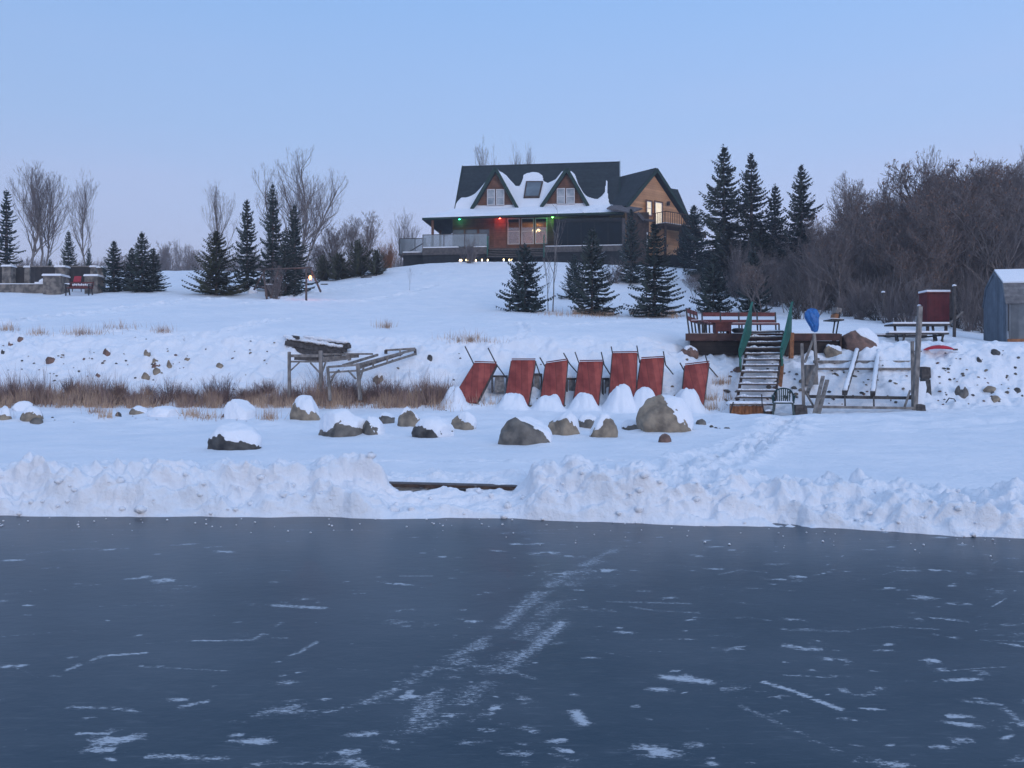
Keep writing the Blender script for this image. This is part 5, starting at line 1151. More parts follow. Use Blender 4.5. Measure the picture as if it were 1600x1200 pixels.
# stump table at the foot
t=thing('log_table',tuple(P(1172,655,26.9)),'low log table with a snow slab on top at the foot of the stairs','table')
D_=26.9; mb=MB(); a=P(1144,656,D_); b=P(1197,656,D_); zt0=P(1170,634,D_).z
for k in range(9):
    x=a.x+(b.x-a.x)*(k+.5)/9; mb.tube([(x,D_+.3+.03*(k%2),a.z-.1),(x,D_+.3,zt0)],.062+.006*(k%3),9)
mb.build('log_base',M['orange'],t)
mb=MB(); mb.box(a.x-.03,b.x+.03,D_+.05,D_+.6,zt0+.004,zt0+.05); top=mb.build('top',M['tread'],t)
sp_=MB(); 
for k in range(14): lump(sp_,(a.x+.05+(b.x-a.x-.1)*k/13,D_+.3,zt0+.06),.15,k,.5,9,6)
sp_.build('snow',M['snowcap'],top,True)
mb=MB(); mb.tube([P(1146,628,D_-.1),P(1139,652,D_-.1)],.02); mb.tube([P(1190,616,D_-.1),P(1191,634,D_-.1),P(1197,652,D_-.1)],.018); mb.build('metal_leg',M['iron'],t)
# small log beside it, and the plastic chair
t=thing('stump',tuple(P(1200,652,27)),'short snow-topped stump between the log table and the green chair','stump'); mb=MB(); c=P(1200.5,652,27.1); mb.tube([(c.x,c.y,c.z-.1),(c.x,c.y,c.z+.19)],.14,12); mb.build('trunk_piece',M['brownd'],t,True); mb=MB(); lump(mb,(c.x,c.y,c.z+.2),.145,3,.35,10,6); mb.build('snow',M['snowcap'],t,True)
t=thing('plastic_chair',tuple(P(1223,652,27.1)),'dark green plastic garden chair with snow on its seat, right of the stairs','chair')
c=P(1224,652,27.1); z0=zt(c.x,c.y); s=1.0; W=.27
def CP(x,y,z): return (c.x+x*cos(-.3)-y*sin(-.3), c.y+x*sin(-.3)+y*cos(-.3), z0+z)
mb=MB(); mb.add([CP(x,y,z) for x,y,z in ((-W,-.25,.38),(W,-.25,.38),(W,.22,.36),(-W,.22,.36),(-W,-.25,.415),(W,-.25,.415),(W,.22,.395),(-W,.22,.395))],[(3,2,1,0),(4,5,6,7),(0,1,5,4),(1,2,6,5),(2,3,7,6),(3,0,4,7)]); mb.build('seat',M['chair'],t)
mb=MB(); pts=[]
for k in range(13):
    a=pi*k/12; pts.append(CP(-cos(a)*W*1.05,.24+.10*sin(a)*.6,.40+.18+ sin(a)**.7*.26))
mb.tube([CP(-W*1.05,.22,.38)]+pts+[CP(W*1.05,.22,.38)],.024,6)
for x in (-.18,-.12,-.06,0,.06,.12,.18): mb.beam(CP(x,.225,.39),CP(x*1.05,.30,.58+.24*max(0,1-(x/.29)**2)**.5),.036,.014,up=(0,1,0))
mb.build('backrest',M['chair'],t)
for sx in (-1,1):
    mb=MB(); mb.tube([CP(sx*W*1.02,.26,.62),CP(sx*(W+.05),.0,.63),CP(sx*(W+.05),-.24,.60),CP(sx*(W+.03),-.27,.40)],.026,6); mb.build('armrest',M['chair'],t)
    for sy,yy in ((-1,-.25),(1,.24)): mb=MB(); mb.beam(CP(sx*(W+.0),yy,.40),CP(sx*(W+.04),yy+sy*.05,-.05),.055,.035); mb.build('leg',M['chair'],t)
mb=MB(); [lump(mb,CP(-.16+.08*k,-.03,.415),.13,k,.3,8,6) for k in range(5)]; mb.build('snow',M['snowcap'],t,True)
# ---- deck platform at the top of the stairs ----
t=thing('deck_platform',tuple(P(1195,535,31.6)),'dark brown wooden deck platform at the top of the stairs','deck')
DF=31.6; z1=P(1200,521,DF).z; xa=P(1071,521,DF).x; xb=P(1312,521,DF).x
mb=MB(); xk=xa*35.0/DF+.1; mb.hexa([(xa,DF,z1-.06),(xb,DF,z1-.06),(xb,35.,z1-.06),(xk,35.,z1-.06),(xa,DF,z1),(xb,DF,z1),(xb,35.,z1),(xk,35.,z1)]); mb.build('boards',M['brownd'],t)
mb=MB(); mb.box(xa,xb,DF-.05,DF-.004,z1-.26,z1-.01); mb.build('fascia',M['redd2'] if 'redd2' in M else mat('fascia_brown',(.10,.05,.042),(.06,.032,.03),4,.8,.3),t)
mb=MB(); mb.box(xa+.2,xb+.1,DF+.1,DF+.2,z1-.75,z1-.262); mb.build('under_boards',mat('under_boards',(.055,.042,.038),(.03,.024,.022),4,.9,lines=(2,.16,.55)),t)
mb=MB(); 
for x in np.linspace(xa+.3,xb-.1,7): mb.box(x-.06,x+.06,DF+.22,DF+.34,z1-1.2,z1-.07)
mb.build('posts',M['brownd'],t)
mb=MB(); mb.poly([Vector((xb,DF-.04,z1-.02)),Vector((xb+.16,DF+.5,z1-.12)),Vector((xb+.16,DF+.5,z1-.6)),Vector((xb,DF-.04,z1-.62))],.06); mb.build('side_fascia',M['brownd'],t)
sn=MB(); sn.hexa([(xa+.25,DF+.5,z1+.004),(xb-.05,DF+.5,z1+.004),(xb-.05,34.9,z1+.004),(xk+.1,34.9,z1+.004),(xa+.25,DF+.5,z1+.04),(xb-.05,DF+.5,z1+.04),(xb-.05,34.9,z1+.04),(xk+.1,34.9,z1+.04)]) 
sn.build('snow',M['snowcap'],t)
# ground drift under the back of deck handled by the land itself
def bench_long(nm,A,Bv,lab,nseg,back=True,hgt=.45,grp=None,face=-1):
    t=thing(nm,tuple(A),lab,'bench',grp); d=(Bv-A); d.z=0; L_=d.length; d.normalize(); nn_=Vector((-d.y,d.x,0))*face  # direction the sitter faces
    mb=MB(); mb.beam(A+Vector((0,0,hgt))+nn_*.2,Bv+Vector((0,0,hgt))+nn_*.2,.4,.05); mb.build('seat',M['redd'],t)
    mb=MB(); mb.beam(A+Vector((0,0,hgt+.035))+nn_*.2,Bv+Vector((0,0,hgt+.035))+nn_*.2,.3,.02); mb.build('snow',M['snowcap'],t)
    for z in (.56,.84): mb=MB(); mb.beam(A+Vector((0,0,z))-nn_*(.03+z*.12),Bv+Vector((0,0,z))-nn_*(.03+z*.12),.03,.15,up=(0,0,1)); mb.build('back_rail',M['redd'],t)
    for k in range(nseg):
        p=A+d*L_*(k/(nseg-1)); mb=MB(); mb.beam(p-nn_*.02+Vector((0,0,-.02)),p-nn_*.14+Vector((0,0,.92)),.05,.05); mb.beam(p+nn_*.36,p+nn_*.34+Vector((0,0,hgt)),.05,.05); mb.build('leg',M['iron'],t)
    return t
zB=z1+.01
A=P(1098,521,33.9); Bq=P(1213,521,33.9); A.z=Bq.z=zB
bench_long('corner_bench',A,Bq,'long red-brown bench along the back of the deck, behind the box table',5,face=-1)
A=P(1078,521,31.9); Bq=P(1094,521,33.6); A.z=Bq.z=zB
bench_long('corner_bench',A,Bq,'short red-brown bench along the left end of the deck',4,face=-1)
t=thing('box_table',tuple(P(1128,521,32)),'small red-brown box table standing on the deck','table'); c=P(1128,521,32.1); mb=MB(); mb.box(c.x-.28,c.x+.28,c.y-.25,c.y+.25,zB+.09,zB+.38); mb.build('box',M['redd'],t); mb=MB(); mb.box(c.x-.33,c.x+.33,c.y-.29,c.y+.29,zB+.384,zB+.42); mb.build('top',M['redd'],t)
mb=MB()
for x in (-.24,.24): mb.box(c.x+x-.04,c.x+x+.04,c.y-.25,c.y+.2,zB,zB+.09)
mb.build('foot',M['redd'],t)
t=thing('fire_bowl',tuple(P(1153,521,32.3)),'black round fire bowl on the deck between box table and stairs','fire bowl'); c=P(1153.5,521,32.4); mb=MB(); mb.tube([(c.x,c.y,zB+.02),(c.x,c.y,zB+.10),(c.x,c.y,zB+.17),(c.x,c.y,zB+.22)],[.10,.22,.25,.17],14); mb.build('bowl',M['iron'],t,True)
# end-on bench at the right of the deck
t=thing('side_bench',tuple(P(1305,521,32.5)),'wooden bench seen end-on with pale back boards at the right end of the deck','bench')
Ds=32.6
mb=MB(); mb.beam(P(1293,500,Ds),P(1312,501,Ds),.9,.05,up=(0,0,1)); mb.build('seat',M['greyd'],t); mb=MB(); mb.beam(P(1293,498.6,Ds),P(1310,499.6,Ds),.8,.04); mb.build('snow',M['snowcap'],t)
for a,b in (((1304.5,501),(1301.5,521)),((1312.5,488),(1306.5,522))): mb=MB(); mb.tube([P(*a,Ds),P(*b,Ds)],.028); mb.build('leg',M['iron'],t)
mb=MB(); mb.slab([P(1306,489,Ds),P(1314,491,Ds),P(1316,482,Ds),P(1308,480,Ds)],.5); mb.build('back_board',M['grey'],t)
mb=MB(); mb.slab([P(1304.5,499,Ds),P(1311,500,Ds),P(1313,491.5,Ds),P(1306,490,Ds)],.5); mb.build('back_board',M['orange'],t)
# blue tarp bundle on top of its poles
t=thing('tarp_bundle',tuple(P(1270,521,29.6)),'bright blue tarpaulin wrapped round the top of two slanting poles','tarp')
c=P(1269,499,29.4); V=IV3.copy(); z=V[:,2]; fold=1+.30*n3(V,2.0,5)+.10*np.sin(np.arctan2(V[:,1],V[:,0])*7+V[:,2]*5); wdt=np.interp(z,[-1,-.6,-.3,.1,.6,1],[.55,.5,.72,1.05,1.15,1.2])
V,IFt=IV,IF; z=V[:,2]; Pr,_=rockshape(91,.22,.2,.30,V,facets=11,rough=.45); Pr[:,2]+=.10; tail=np.clip((-.35-z)/.65,0,1); Pr[:,2]-=tail*.26; Pr[:,0]=Pr[:,0]*(1-.25*tail)+.10*tail; Pt=Pr*(1+.05*np.sin(np.arctan2(V[:,1],V[:,0])*9+z*4))[:,None]; P2,_=rockshape(95,.13,.13,.20,V,facets=9,rough=.5); P2=P2+np.array((.07,0,-.24)); Pt=np.concatenate([Pt*np.array((1.05,1,.95)),P2]); npmesh('tarp',Pt+np.array(c),np.concatenate([IFt,IFt+len(V)]),M['blue'],t)
# ---- boat lift frame at right ----
t=thing('boat_lift',tuple(P(1345,640,28.5)),'weathered wooden boat lift frame with crossrails and two snow-topped ramp beams','frame')
def mem2(a,Da,b,Db,w_,h_,nm,m_='grey',par=None):
    mb=MB(); mb.beam(P(*a,Da),P(*b,Db),w_,h_); return mb.build(nm,M[m_],par or t)
mem2((1271,565.3),30.7,(1434,565.8),30.7,.09,.10,'rail'); mem2((1277,576.5),30.1,(1426,576.5),30.1,.08,.08,'rail')
mem2((1264,619.5),28.3,(1428,622),28.3,.10,.10,'rail','greyd'); mem2((1262,635.5),27.7,(1440,638),27.7,.10,.08,'rail')
for (a,b) in (((1339,549),(1319.5,614.5)),((1372.5,550),(1363.5,615.5))):
    r=mem2(a,31.3,b,28.1,.15,.13,'ramp_beam','greyd'); mb=MB(); A_=P(*a,31.3);B_=P(*b,28.1); o_=Vector((0,0,.075)); n9=22
    rr_=random.Random(int(a[0])); mb.tube([A_.lerp(B_,.005+.98*k/(n9-1))+o_+Vector((rr_.uniform(-.006,.006),0,-.012+rr_.uniform(-.008,.012))) for k in range(n9)],[.074+rr_.uniform(-.008,.006) for k in range(n9)],10)
    mb.build('ramp_snow',M['snowcap'],r,True)
for x in (1320,1365): mem2((x,616),28.2,(x+.5,634),27.8,.05,.05,'stub_post','greyd')
mem2((1253,537),28.2,(1256,648),27.6,.09,.09,'post'); mem2((1425.5,534),28.6,(1427,642),27.9,.11,.11,'post'); mem2((1437.5,479),28.3,(1429,643),27.7,.13,.13,'post')
mem2((1272,522),29.2,(1276,575),29.,.09,.09,'post'); mem2((1276,572),29.,(1262,613),28.2,.10,.10,'post'); mem2((1273,524),29.3,(1257.5,566),28.8,.06,.06,'brace')
mem2((1254,605),28.,(1272,636),27.7,.05,.05,'brace'); mem2((1422,610),28,(1413,637),27.8,.05,.05,'brace'); mem2((1425,549),28.4,(1440,549),28.4,.04,.04,'rod')
mem2((1286,588),28.0,(1271,653),27.,.11,.05,'leaning_plank'); mem2((1292.5,594),28.05,(1278,650),27.05,.12,.05,'leaning_plank')
def block(px0,px1,y0,y1,D_,dp,m_,nm,lab,cat='block',snow=None):
    a=P(px0,y1,D_); b=P(px1,y0,D_); t_=thing(nm,(a.x,D_,a.z),lab,cat); mb=MB(); c_=.03; mb.hexa([(a.x,D_,a.z-.15),(b.x,D_,a.z-.15),(b.x-c_,D_+dp,a.z-.15),(a.x+c_,D_+dp,a.z-.15),(a.x+c_,D_+.02,b.z),(b.x-c_,D_+.03,b.z-.02),(b.x-.04,D_+dp,b.z+.01),(a.x+.05,D_+dp,b.z)]); mb.build('body',M[m_],t_)
    if snow:
        mb=MB(); [lump(mb,(a.x+(b.x-a.x)*f,D_+dp*.5,b.z+.01),.13,k,.4,8,6) for k,f in enumerate((.2,.5,.8))]; mb.build('snow',M['snowcap'],t_,True)
block(1259,1279,570,594,29.2,.3,'grey','timber_block','grey squared block under the blue tarp poles'); block(1242,1263,633,650,27.3,.35,'greyd','timber_block','dark squared block between the green chair and the lift frame')
block(1440,1456,573,600,29.6,.4,'greyd','stone_block','tall dark block bracing the right end of the lift frame'); block(1444,1456,592,613,28.9,.4,'rockd','stone_block','dark stone block below the tall one at the right of the lift frame'); block(1432,1448,632,646,27.6,.3,'greyd','timber_block','squat dark block at the right foot of the lift frame')
t=thing('snow_slab',tuple(P(1440,632,27.9)),'upright curved board plastered with snow beside the right post','board'); mb=MB(); pts=[(1436,596),(1446,595.5),(1448,606),(1446,620),(1444,632),(1433,632)]; mb.poly([P(x,y,27.9+(632-y)*.012) for x,y in pts][::-1],.16); mb.build('board',M['snowcap'],t)
# bent rod in the bank
t=thing('bent_rod',tuple(P(1485,628,28.3)),'bent metal rod sticking out of the right-hand bank','rod'); mb=MB(); mb.tube([P(1478,629,28.2),P(1483,622,28.3),P(1491,623.5,28.4),P(1493,627,28.3)],.018); mb.build('rod',M['iron'],t)
# picnic table
t=thing('picnic_table',tuple(P(1432,535,33.4)),'dark picnic table with snow on its top and benches, between deck and shed','picnic table')
D_=33.4; zg=P(1432,535,D_).z
mb=MB(); a=P(1389,508,34.3); b=P(1478,508,34.3); mb.box(a.x,b.x,33.95,34.75,a.z-.03,a.z+.03); tp=mb.build('table_top',M['greyd'],t); mb=MB(); mb.box(a.x+.02,b.x-.02,33.98,34.7,a.z+.034,a.z+.10); mb.build('snow',M['snowcap'],tp)
a=P(1386,521.5,33.5); b=P(1480,521.5,33.5)
for yy in (33.35,35.1):
    mb=MB(); mb.box(a.x,b.x,yy,yy+.28,a.z-.03,a.z+.03); bn=mb.build('bench',M['greyd'],t); mb=MB(); mb.box(a.x+.02,b.x-.02,yy+.02,yy+.26,a.z+.034,a.z+.10); mb.build('snow',M['snowcap'],bn)
for px in (1405,1465):
    x=P(px,500,33.8).x
    for dx,dy0,dy1 in ((-.13,33.5,33.7),(.0,33.42,33.42),(.13,33.9,33.6)):
        mb=MB(); mb.beam((x+dx,dy0,zg-.15),(x+dx,dy1,a.z-.03),.05,.05); mb.build('leg',M['iron'],t)
    mb=MB(); mb.beam((x,34.0,zg-.1),(x,34.2,P(1400,508,34.3).z-.03),.07,.07); mb.beam((x,33.4,a.z-.06),(x,35.3,a.z-.06),.06,.06); mb.build('trestle',M['iron'],t)
# red sledge
t=thing('sledge',tuple(P(1463,548,31)),'long red plastic sledge lying on the snow right of the tall post','sledge')
V=[];Fq=[];n1=20;n2=8; a=G(1440,550,22)+Vector((0,-.1,.03)); b=G(1489,549,22)+Vector((0,-.1,.03))
for i in range(n1+1):
    f=i/n1; w_=.17*sin(pi*min(max(f,.04),.96))**.6; c=a.lerp(b,f)+Vector((0,0,.05*sin(f*pi)))
    for j in range(n2+1):
        g_=pi*j/n2; V.append((c.x,c.y+cos(g_)*w_,c.z+.13*sin(g_)*sin(pi*f)**.5+.02))
for i in range(n1):
    for j in range(n2): k=i*(n2+1)+j; Fq.append((k,k+n2+1,k+n2+2,k+1))
npmesh('hull',V,Fq,M['redp'],t); mb=MB(); mb.box(b.x-.03,b.x+.1,b.y-.04,b.y+.04,b.z-.0,b.z+.06); mb.build('tip',M['iron'],t); mb=MB(); c=a.lerp(b,.5); lump(mb,(c.x+.05,c.y,c.z+.17),.09,4,.35,8,6); mb.build('snow',M['snowcap'],t,True)
# red cabinet on posts
t=thing('red_cabinet',tuple(P(1466,520,38.5)),'tall dark red wooden cabinet with a snow-covered lid at the edge of the wood','cabinet'); D_=38.5
a=P(1449,503,D_); b=P(1483.5,458,D_); mb=MB(); mb.box(a.x,b.x,D_,D_+.8,a.z,b.z); mb.build('body',mat('cabinet_red',(.15,.022,.026),(.09,.014,.018),4,.7,.2,lines=(0,.18,.7)),t)
mb=MB(); mb.box(a.x-.05,b.x+.05,D_-.06,D_+.86,b.z+.004,b.z+.05); ld=mb.build('lid',M['redd'],t); mb=MB(); mb.box(a.x-.03,b.x+.03,D_-.03,D_+.8,b.z+.054,b.z+.14); mb.build('snow',M['snowcap'],ld)
for x in (a.x+.08,b.x-.08): mb=MB(); mb.box(x-.05,x+.05,D_+.1,D_+.2,a.z-.9,a.z-.003); mb.build('leg',M['brownd'],t)
mb=MB(); mb.box(a.x+.04,b.x-.04,D_-.03,D_-.004,a.z+.06,b.z-.06); mb.build('door',mat('cabinet_red',(.15,.022,.026)),t)
def post(px,y0,y1,D_,w_,nm,lab,m_='greyd',lean=0,snow=False,n=8):
    a=P(px,y1+6,D_); b=P(px+lean,y0,D_); t_=thing(nm,tuple(a),lab,'post'); mb=MB(); mb.tube([a,a.lerp(b,.5)+Vector((.01,0,0)),b],[w_,w_*.95,w_*.9],n); mb.build('pole',M[m_],t_,True)
    if snow: mb=MB(); lump(mb,(b.x,b.y,b.z+.02),w_*1.2,3,.6,8,6); mb.build('snow',M['snowcap'],t_,True)
    return t_
post(1491,447,526,36.5,.07,'wooden_post','tall dark pole just right of the red cabinet',snow=True); post(1380,457,488,41,.07,'wooden_post','snow-capped post at the edge of the wood left of the red cabinet','greyd',snow=True); post(1436.5,478,500,39,.07,'wooden_post','short pale post between the picnic table and the red cabinet','grey',snow=True)
post(1483,487,500,37,.05,'wooden_post','leaning stick against the dark pole by the cabinet','grey',lean=22)
# ---- shed at the right edge ----
t=thing('shed',tuple(P(1574,535,35)),'blue-grey gambrel-roofed garden shed with snow on the roof at the right edge','shed')
so_=Vector(((1574-800)/F*35.2,35.2,0)); e1=Vector((.985,-.17,0)); e2=Vector((.17,.985,0)); zg=P(1574,536,35.2).z-.25; Z_=lambda y: P(1574,y,35.2).z
def SP(x,y,z): v=so_+e1*x+e2*y; return Vector((v.x,v.y,z))
M['shedg']=mat('shed_gable',(.125,.16,.20),(.085,.115,.15),2.5,.7,.2,lines=(1,.22,.8)); M['shedw']=mat('shed_wall',(.15,.165,.18),(.10,.115,.13),3,.7,.2,lines=(0,.25,.85)); M['shingle']=mat('grey_shingle',(.20,.195,.20),(.13,.13,.135),6,.95,.3,lines=(2,.14,.8))
W=2.5; ze=Z_(473); zk=Z_(443); zp=Z_(422)+.02
prf=[(0,zg),(0,ze),(.32,zk),(1.25,zp),(2.18,zk),(2.5,ze),(2.5,zg)]
mb=MB(); mb.poly([SP(0,y,z) for y,z in prf],-.06,tuple(-e1)); mb.build('gable_wall',M['shedg'],t)
mb=MB(); pts=[SP(.06,0,zg),SP(4,0,zg),SP(4,0,ze),SP(.06,0,ze)]; mb.slab(pts,.06); mb.build('side_wall',M['shedw'],t)
def rp(y0,z0,y1,z1,m_,nm,th=.05,x0=-.08,x1=4.0,par=None): mb=MB(); mb.slab([SP(x0,y0,z0),SP(x1,y0,z0),SP(x1,y1,z1),SP(x0,y1,z1)],th); return mb.build(nm,M[m_],par or t)
r1=rp(-.08,ze-.04,.30,zk+.03,'shingle','lower_roof'); r2=rp(.304,zk+.034,1.25,zp+.06,'shingle','upper_roof'); rp(2.2,zk+.03,1.25,zp+.064,'shingle','rear_roof')
rp(.28,zk+.10,1.25,zp+.16,'snowcap','roof_snow',.06,-.05,4,r2)
mb=MB(); mb.box(0,0,0,0,0,0) if False else None
for (y0,z0),(y1,z1) in zip(prf[1:5],prf[2:6]): mb.beam(SP(-.08,y0,z0),SP(-.08,y1,z1),.04,.09)
for y in (.02,2.48): mb.beam(SP(-.02,y,zg),SP(-.02,y,ze),.06,.06)
mb.build('trim',M['shedg'],t)
mb=MB(); mb.box(0,.01,0,.01,0,.01) if False else None; mb.slab([SP(-.03,1.9,zg+.25),SP(-.03,.6,zg+.25),SP(-.03,.6,ze+.1),SP(-.03,1.9,ze+.1)],.03); mb.build('door',M['shedg'],t)
mb=MB(); mb.beam(SP(.0,-.03,zg+.33),SP(4,-.03,zg+.33),.05,.16); mb.build('sill_board',M['orange'],t)
# ---- beam lying in the gap of the snow bank ----
t=thing('timber_rail',tuple(P(710,768,10.7)),'long dark timber lying in the gap of the ploughed snow bank','timber')
D_=10.98; mb=MB(); a=P(596,758.5,D_-.12); b=P(826,764,D_+.0); mb.beam(a+Vector((0,.1,0)),b+Vector((0,.1,0)),.2,.035); mb.build('board',M['brownd'],t); mb=MB(); mb.beam(a+Vector((0,.1,.024)),b+Vector((0,.1,.024)),.17,.012); mb.build('snow',M['awn'],t)
mb=MB(); c=P(721,765.5,D_-.1); mb.box(c.x-.055,c.x+.055,c.y-.05,c.y+.05,c.z-.012,c.z+.02); mb.build('bracket',M['iron'],t)
# ---- stone wall with pillars and dark panels, bench, red chair at far left ----
WD=52.; t=thing('stone_wall',tuple(P(50,457,WD)),'low stone wall with taller stone pillars and dark lattice panels at the far left','wall')
def pillar(px0,px1,y0,y1,D_,cap=True):
    a=P(px0,y1,D_); b=P(px1,y0,D_); w_=b.x-a.x; mb=MB(); n_=5; 
    mb.box(a.x,b.x,D_,D_+w_,a.z-.5,b.z); o=mb.build('pillar',M['stone'],t); mb=MB(); mb.box(a.x-.05,b.x+.05,D_-.05,D_+w_+.05,b.z+.003,b.z+.07); mb.box(a.x-.02,b.x+.02,D_-.02,D_+w_,b.z+.073,b.z+.12); mb.build('cap',M['snowcap'],o); return o
pillar(3,17,416.5,443,56); pillar(38,46,418,443,56.5); pillar(86,101,417.5,455,54.5); pillar(141,149,417.5,455,54.8,False); pillar(152,161,418.5,456,54); pillar(67,94.5,431,457.5,51.5); pillar(132,152,431.5,456,52)
a=P(-40,457,52); b=P(68,444,52); mb=MB(); mb.box(a.x,b.x,52,52.5,a.z-.5,b.z); lw_=mb.build('low_wall',M['stone'],t); mb=MB(); mb.box(a.x,b.x-.02,52.02,52.45,b.z+.003,b.z+.05); c=P(62,443,52); mb.box(P(54,443,52).x,b.x-.02,52.0,52.4,b.z+.05,b.z+.13); lump(mb,(c.x+.15,52.2,c.z+.12),.25,4,.7,9,6); mb.build('snow',M['snowcap'],lw_)
M['panel']=mat('dark_panel',(.055,.05,.05),(.03,.03,.032),4,.9,lines=(0,.12,.7))
for x0,x1,D_ in ((-40,3,56.3),(17,38,56.6),(46,86,55.6),(101,141,55.2)):
    a=P(x0,446,D_); b=P(x1,417,D_); mb=MB(); mb.box(a.x,b.x,D_+.1,D_+.16,a.z-.3,b.z); pn=mb.build('panel',M['panel'],t); mb=MB(); mb.box(a.x,b.x,D_+.05,D_+.21,b.z+.003,b.z+.08); mb.build('top_rail',M['grey'],pn)
t=thing('garden_bench',tuple(P(120,462,50)),'iron and wood garden bench with snow on its slats in front of the stone pillars','bench')
D_=50.3; a=P(101,455,D_); b=P(140,455,D_); zg=zt(a.x,D_); L_=b.x-a.x
for x in (a.x+.06,b.x-.06):
    mb=MB(); mb.beam((x,D_,zg-.05),(x+.0,D_+.06,zg+.44),.05,.06); mb.beam((x,D_+.5,zg-.05),(x,D_+.38,zg+.44),.05,.06); mb.beam((x,D_+.42,zg+.44),(x,D_+.58,zg+.88),.05,.06); mb.beam((x,D_,zg+.44),(x,D_-.02,zg+.64),.05,.05); mb.beam((x,D_-.05,zg+.65),(x,D_+.46,zg+.65),.07,.05); mb.build('side_frame',M['iron'],t)
for k in range(5): mb=MB(); y=D_+.02+.095*k; mb.box(a.x,b.x,y,y+.07,zg+.445,zg+.48); mb.build('seat_slat',M['redd'],t)
for k in range(3): mb=MB(); z=zg+.56+.12*k; mb.beam((a.x,D_+.46+.04*k,z),(b.x,D_+.46+.04*k,z),.03,.075); mb.build('back_slat',M['redd'],t)
mb=MB(); [lump(mb,(a.x+.25+k*.1,D_+.46,zg+.66+.02*(k%2)),.045,k,1.6,6,5) for k in range(11)]; [lump(mb,(a.x+.04+j,D_+.1,zg+.69),.09,j,.5,7,5) for j in (0,.12)]; mb.build('snow',M['snowcap'],t,True)
t=thing('folding_chair',tuple(P(121,448,53.2)),'small red folding chair leaning behind the garden bench','chair'); q=[P(114,440,53),P(126,440,53),P(127,431.5,53.2),P(116.5,431.5,53.2)]; mb=MB(); mb.slab(q,.04); mb.build('backrest',mat('red_fabric',(.42,.05,.07)),t); mb=MB(); mb.beam(q[0],q[0]-Vector((.05,0,.75)),.04,.04); mb.beam(q[1],q[1]-Vector((-.05,0,.75)),.04,.04); mb.build('leg',M['iron'],t); mb=MB(); mb.slab([P(114,449,52.6),P(127,449,52.6),P(126,447,53),P(115,447,53)],.03); mb.build('seat',mat('red_fabric',(.42,.05,.07)),t)
# ---- log swing frame with an orange lantern ----
t=thing('swing_frame',tuple(P(478,466,52)),'log A-frame swing set in front of the tall spruces','swing set')
Dn=50.8
for a,Da,b,Db in (((478.5,467),50.0,(478.5,419),50.9),((501,453),52.6,(484,417),51.),((397,450),52.5,(414,422),52.),((417,464),50.8,(411,424),52.),((423,463),51,(436,415),52.)):
    mb=MB(); A_=P(*a,Da); A_.z-=.1; mb.tube([A_,P(*b,Db)],[.062,.05],8); mb.build('leg',M['brownl'] if 'brownl' in M else mat('log_pole',(.15,.105,.09),(.08,.06,.055),5,.9,.4),t,True)
mb=MB(); mb.tube([P(408,421,52),P(488,418,50.9)],.045,8); mb.build('top_beam',mat('log_pole',(.17,.10,.075)),t,True)
mb=MB(); mb.tube([P(404,447,52.3),P(420,452,51.5)],.06,8); mb.build('crossbar',mat('log_pole',(.17,.10,.075)),t,True)
t=thing('hanging_lantern',tuple(P(484.5,433,50.9)),'glowing orange lantern hanging in the right end of the swing frame','lantern')
c=P(484.8,433.5,50.9); mb=MB(); lump(mb,c,.085,2,1.4,9,7); mb.build('light',mat('orange_bulb',(1,.6,.3),emit=(1,.36,.12),es=5),t,True); mb=MB(); mb.tube([c+Vector((0,0,.12)),c+Vector((0,0,.6))],.012); mb.tube([c+Vector((0,0,.11)),c+Vector((0,0,.17))],[.10,.03],8); mb.build('hanger',M['iron'],t)
lamp('lantern_light',(c.x,c.y+.0,c.z-.2),(1,.22,.08),14,T=lambda p:[p[0]])
PL('shd',431,461,413,'gnarled leafless bush growing through the log swing frame','bush',wpx=44,D=51.2,rz=2)
# grey box with snow under the frame, rocks beneath the trees
t=thing('lidded_box',tuple(P(419,452,51.9)),'grey box with snow on its lid under the swing frame','box'); a=P(414,455,51.9); b=P(424,445,51.9); mb=MB(); mb.box(a.x,b.x,51.9,52.2,a.z-.3,b.z); mb.build('body',M['greyd'],t); mb=MB(); mb.box(a.x-.03,b.x+.03,51.87,52.23,b.z+.003,b.z+.06); mb.build('lid_snow',M['snowcap'],t)
B(393,459,14,10,'rockt','small snow-capped rock between the olive spruce and the swing frame',80,.8,(.2,.2),.08); B(373,458,10,11,'rockt','small pale rock beside the olive spruce',81,.4,(.2,.2),.06); B(462,457,12,8,'rockt','pale flat stone on bare ground under the tall spruces',82,.3,(.2,.2),.05)
# stone steps showing through on the hill
for i,(px,py,w_) in enumerate(((592,424.5,24),(585,428.5,22),(578,431.5,20),(572,434,16),(506,445,10),(460,455,1))):
    if w_<5: continue
    p=G(px,py,40); s=p.y/F; t=thing('stone_step',tuple(p),['uppermost dark stone step on the hill left of the house','second dark stone step from the top on the hill','third dark stone step from the top on the hill','lowest dark stone step of the short flight on the hill','dark flat stone beside the right leg of the swing frame'][i],'step','stone steps on the hill'); mb=MB(); mb.hexa([p+Vector((x*w_*s/2*(1+.1*(j%2)),y,z)) for j,(x,y,z) in enumerate(((-1,-.05,-.1),(1,-.05,-.1),(1,.5,-.1),(-1,.5,-.1),(-1,-.03,.075),(1,-.05,.09),(1,.5,.09),(-1,.45,.08)))]); mb.build('slab',M['rockd'],t)
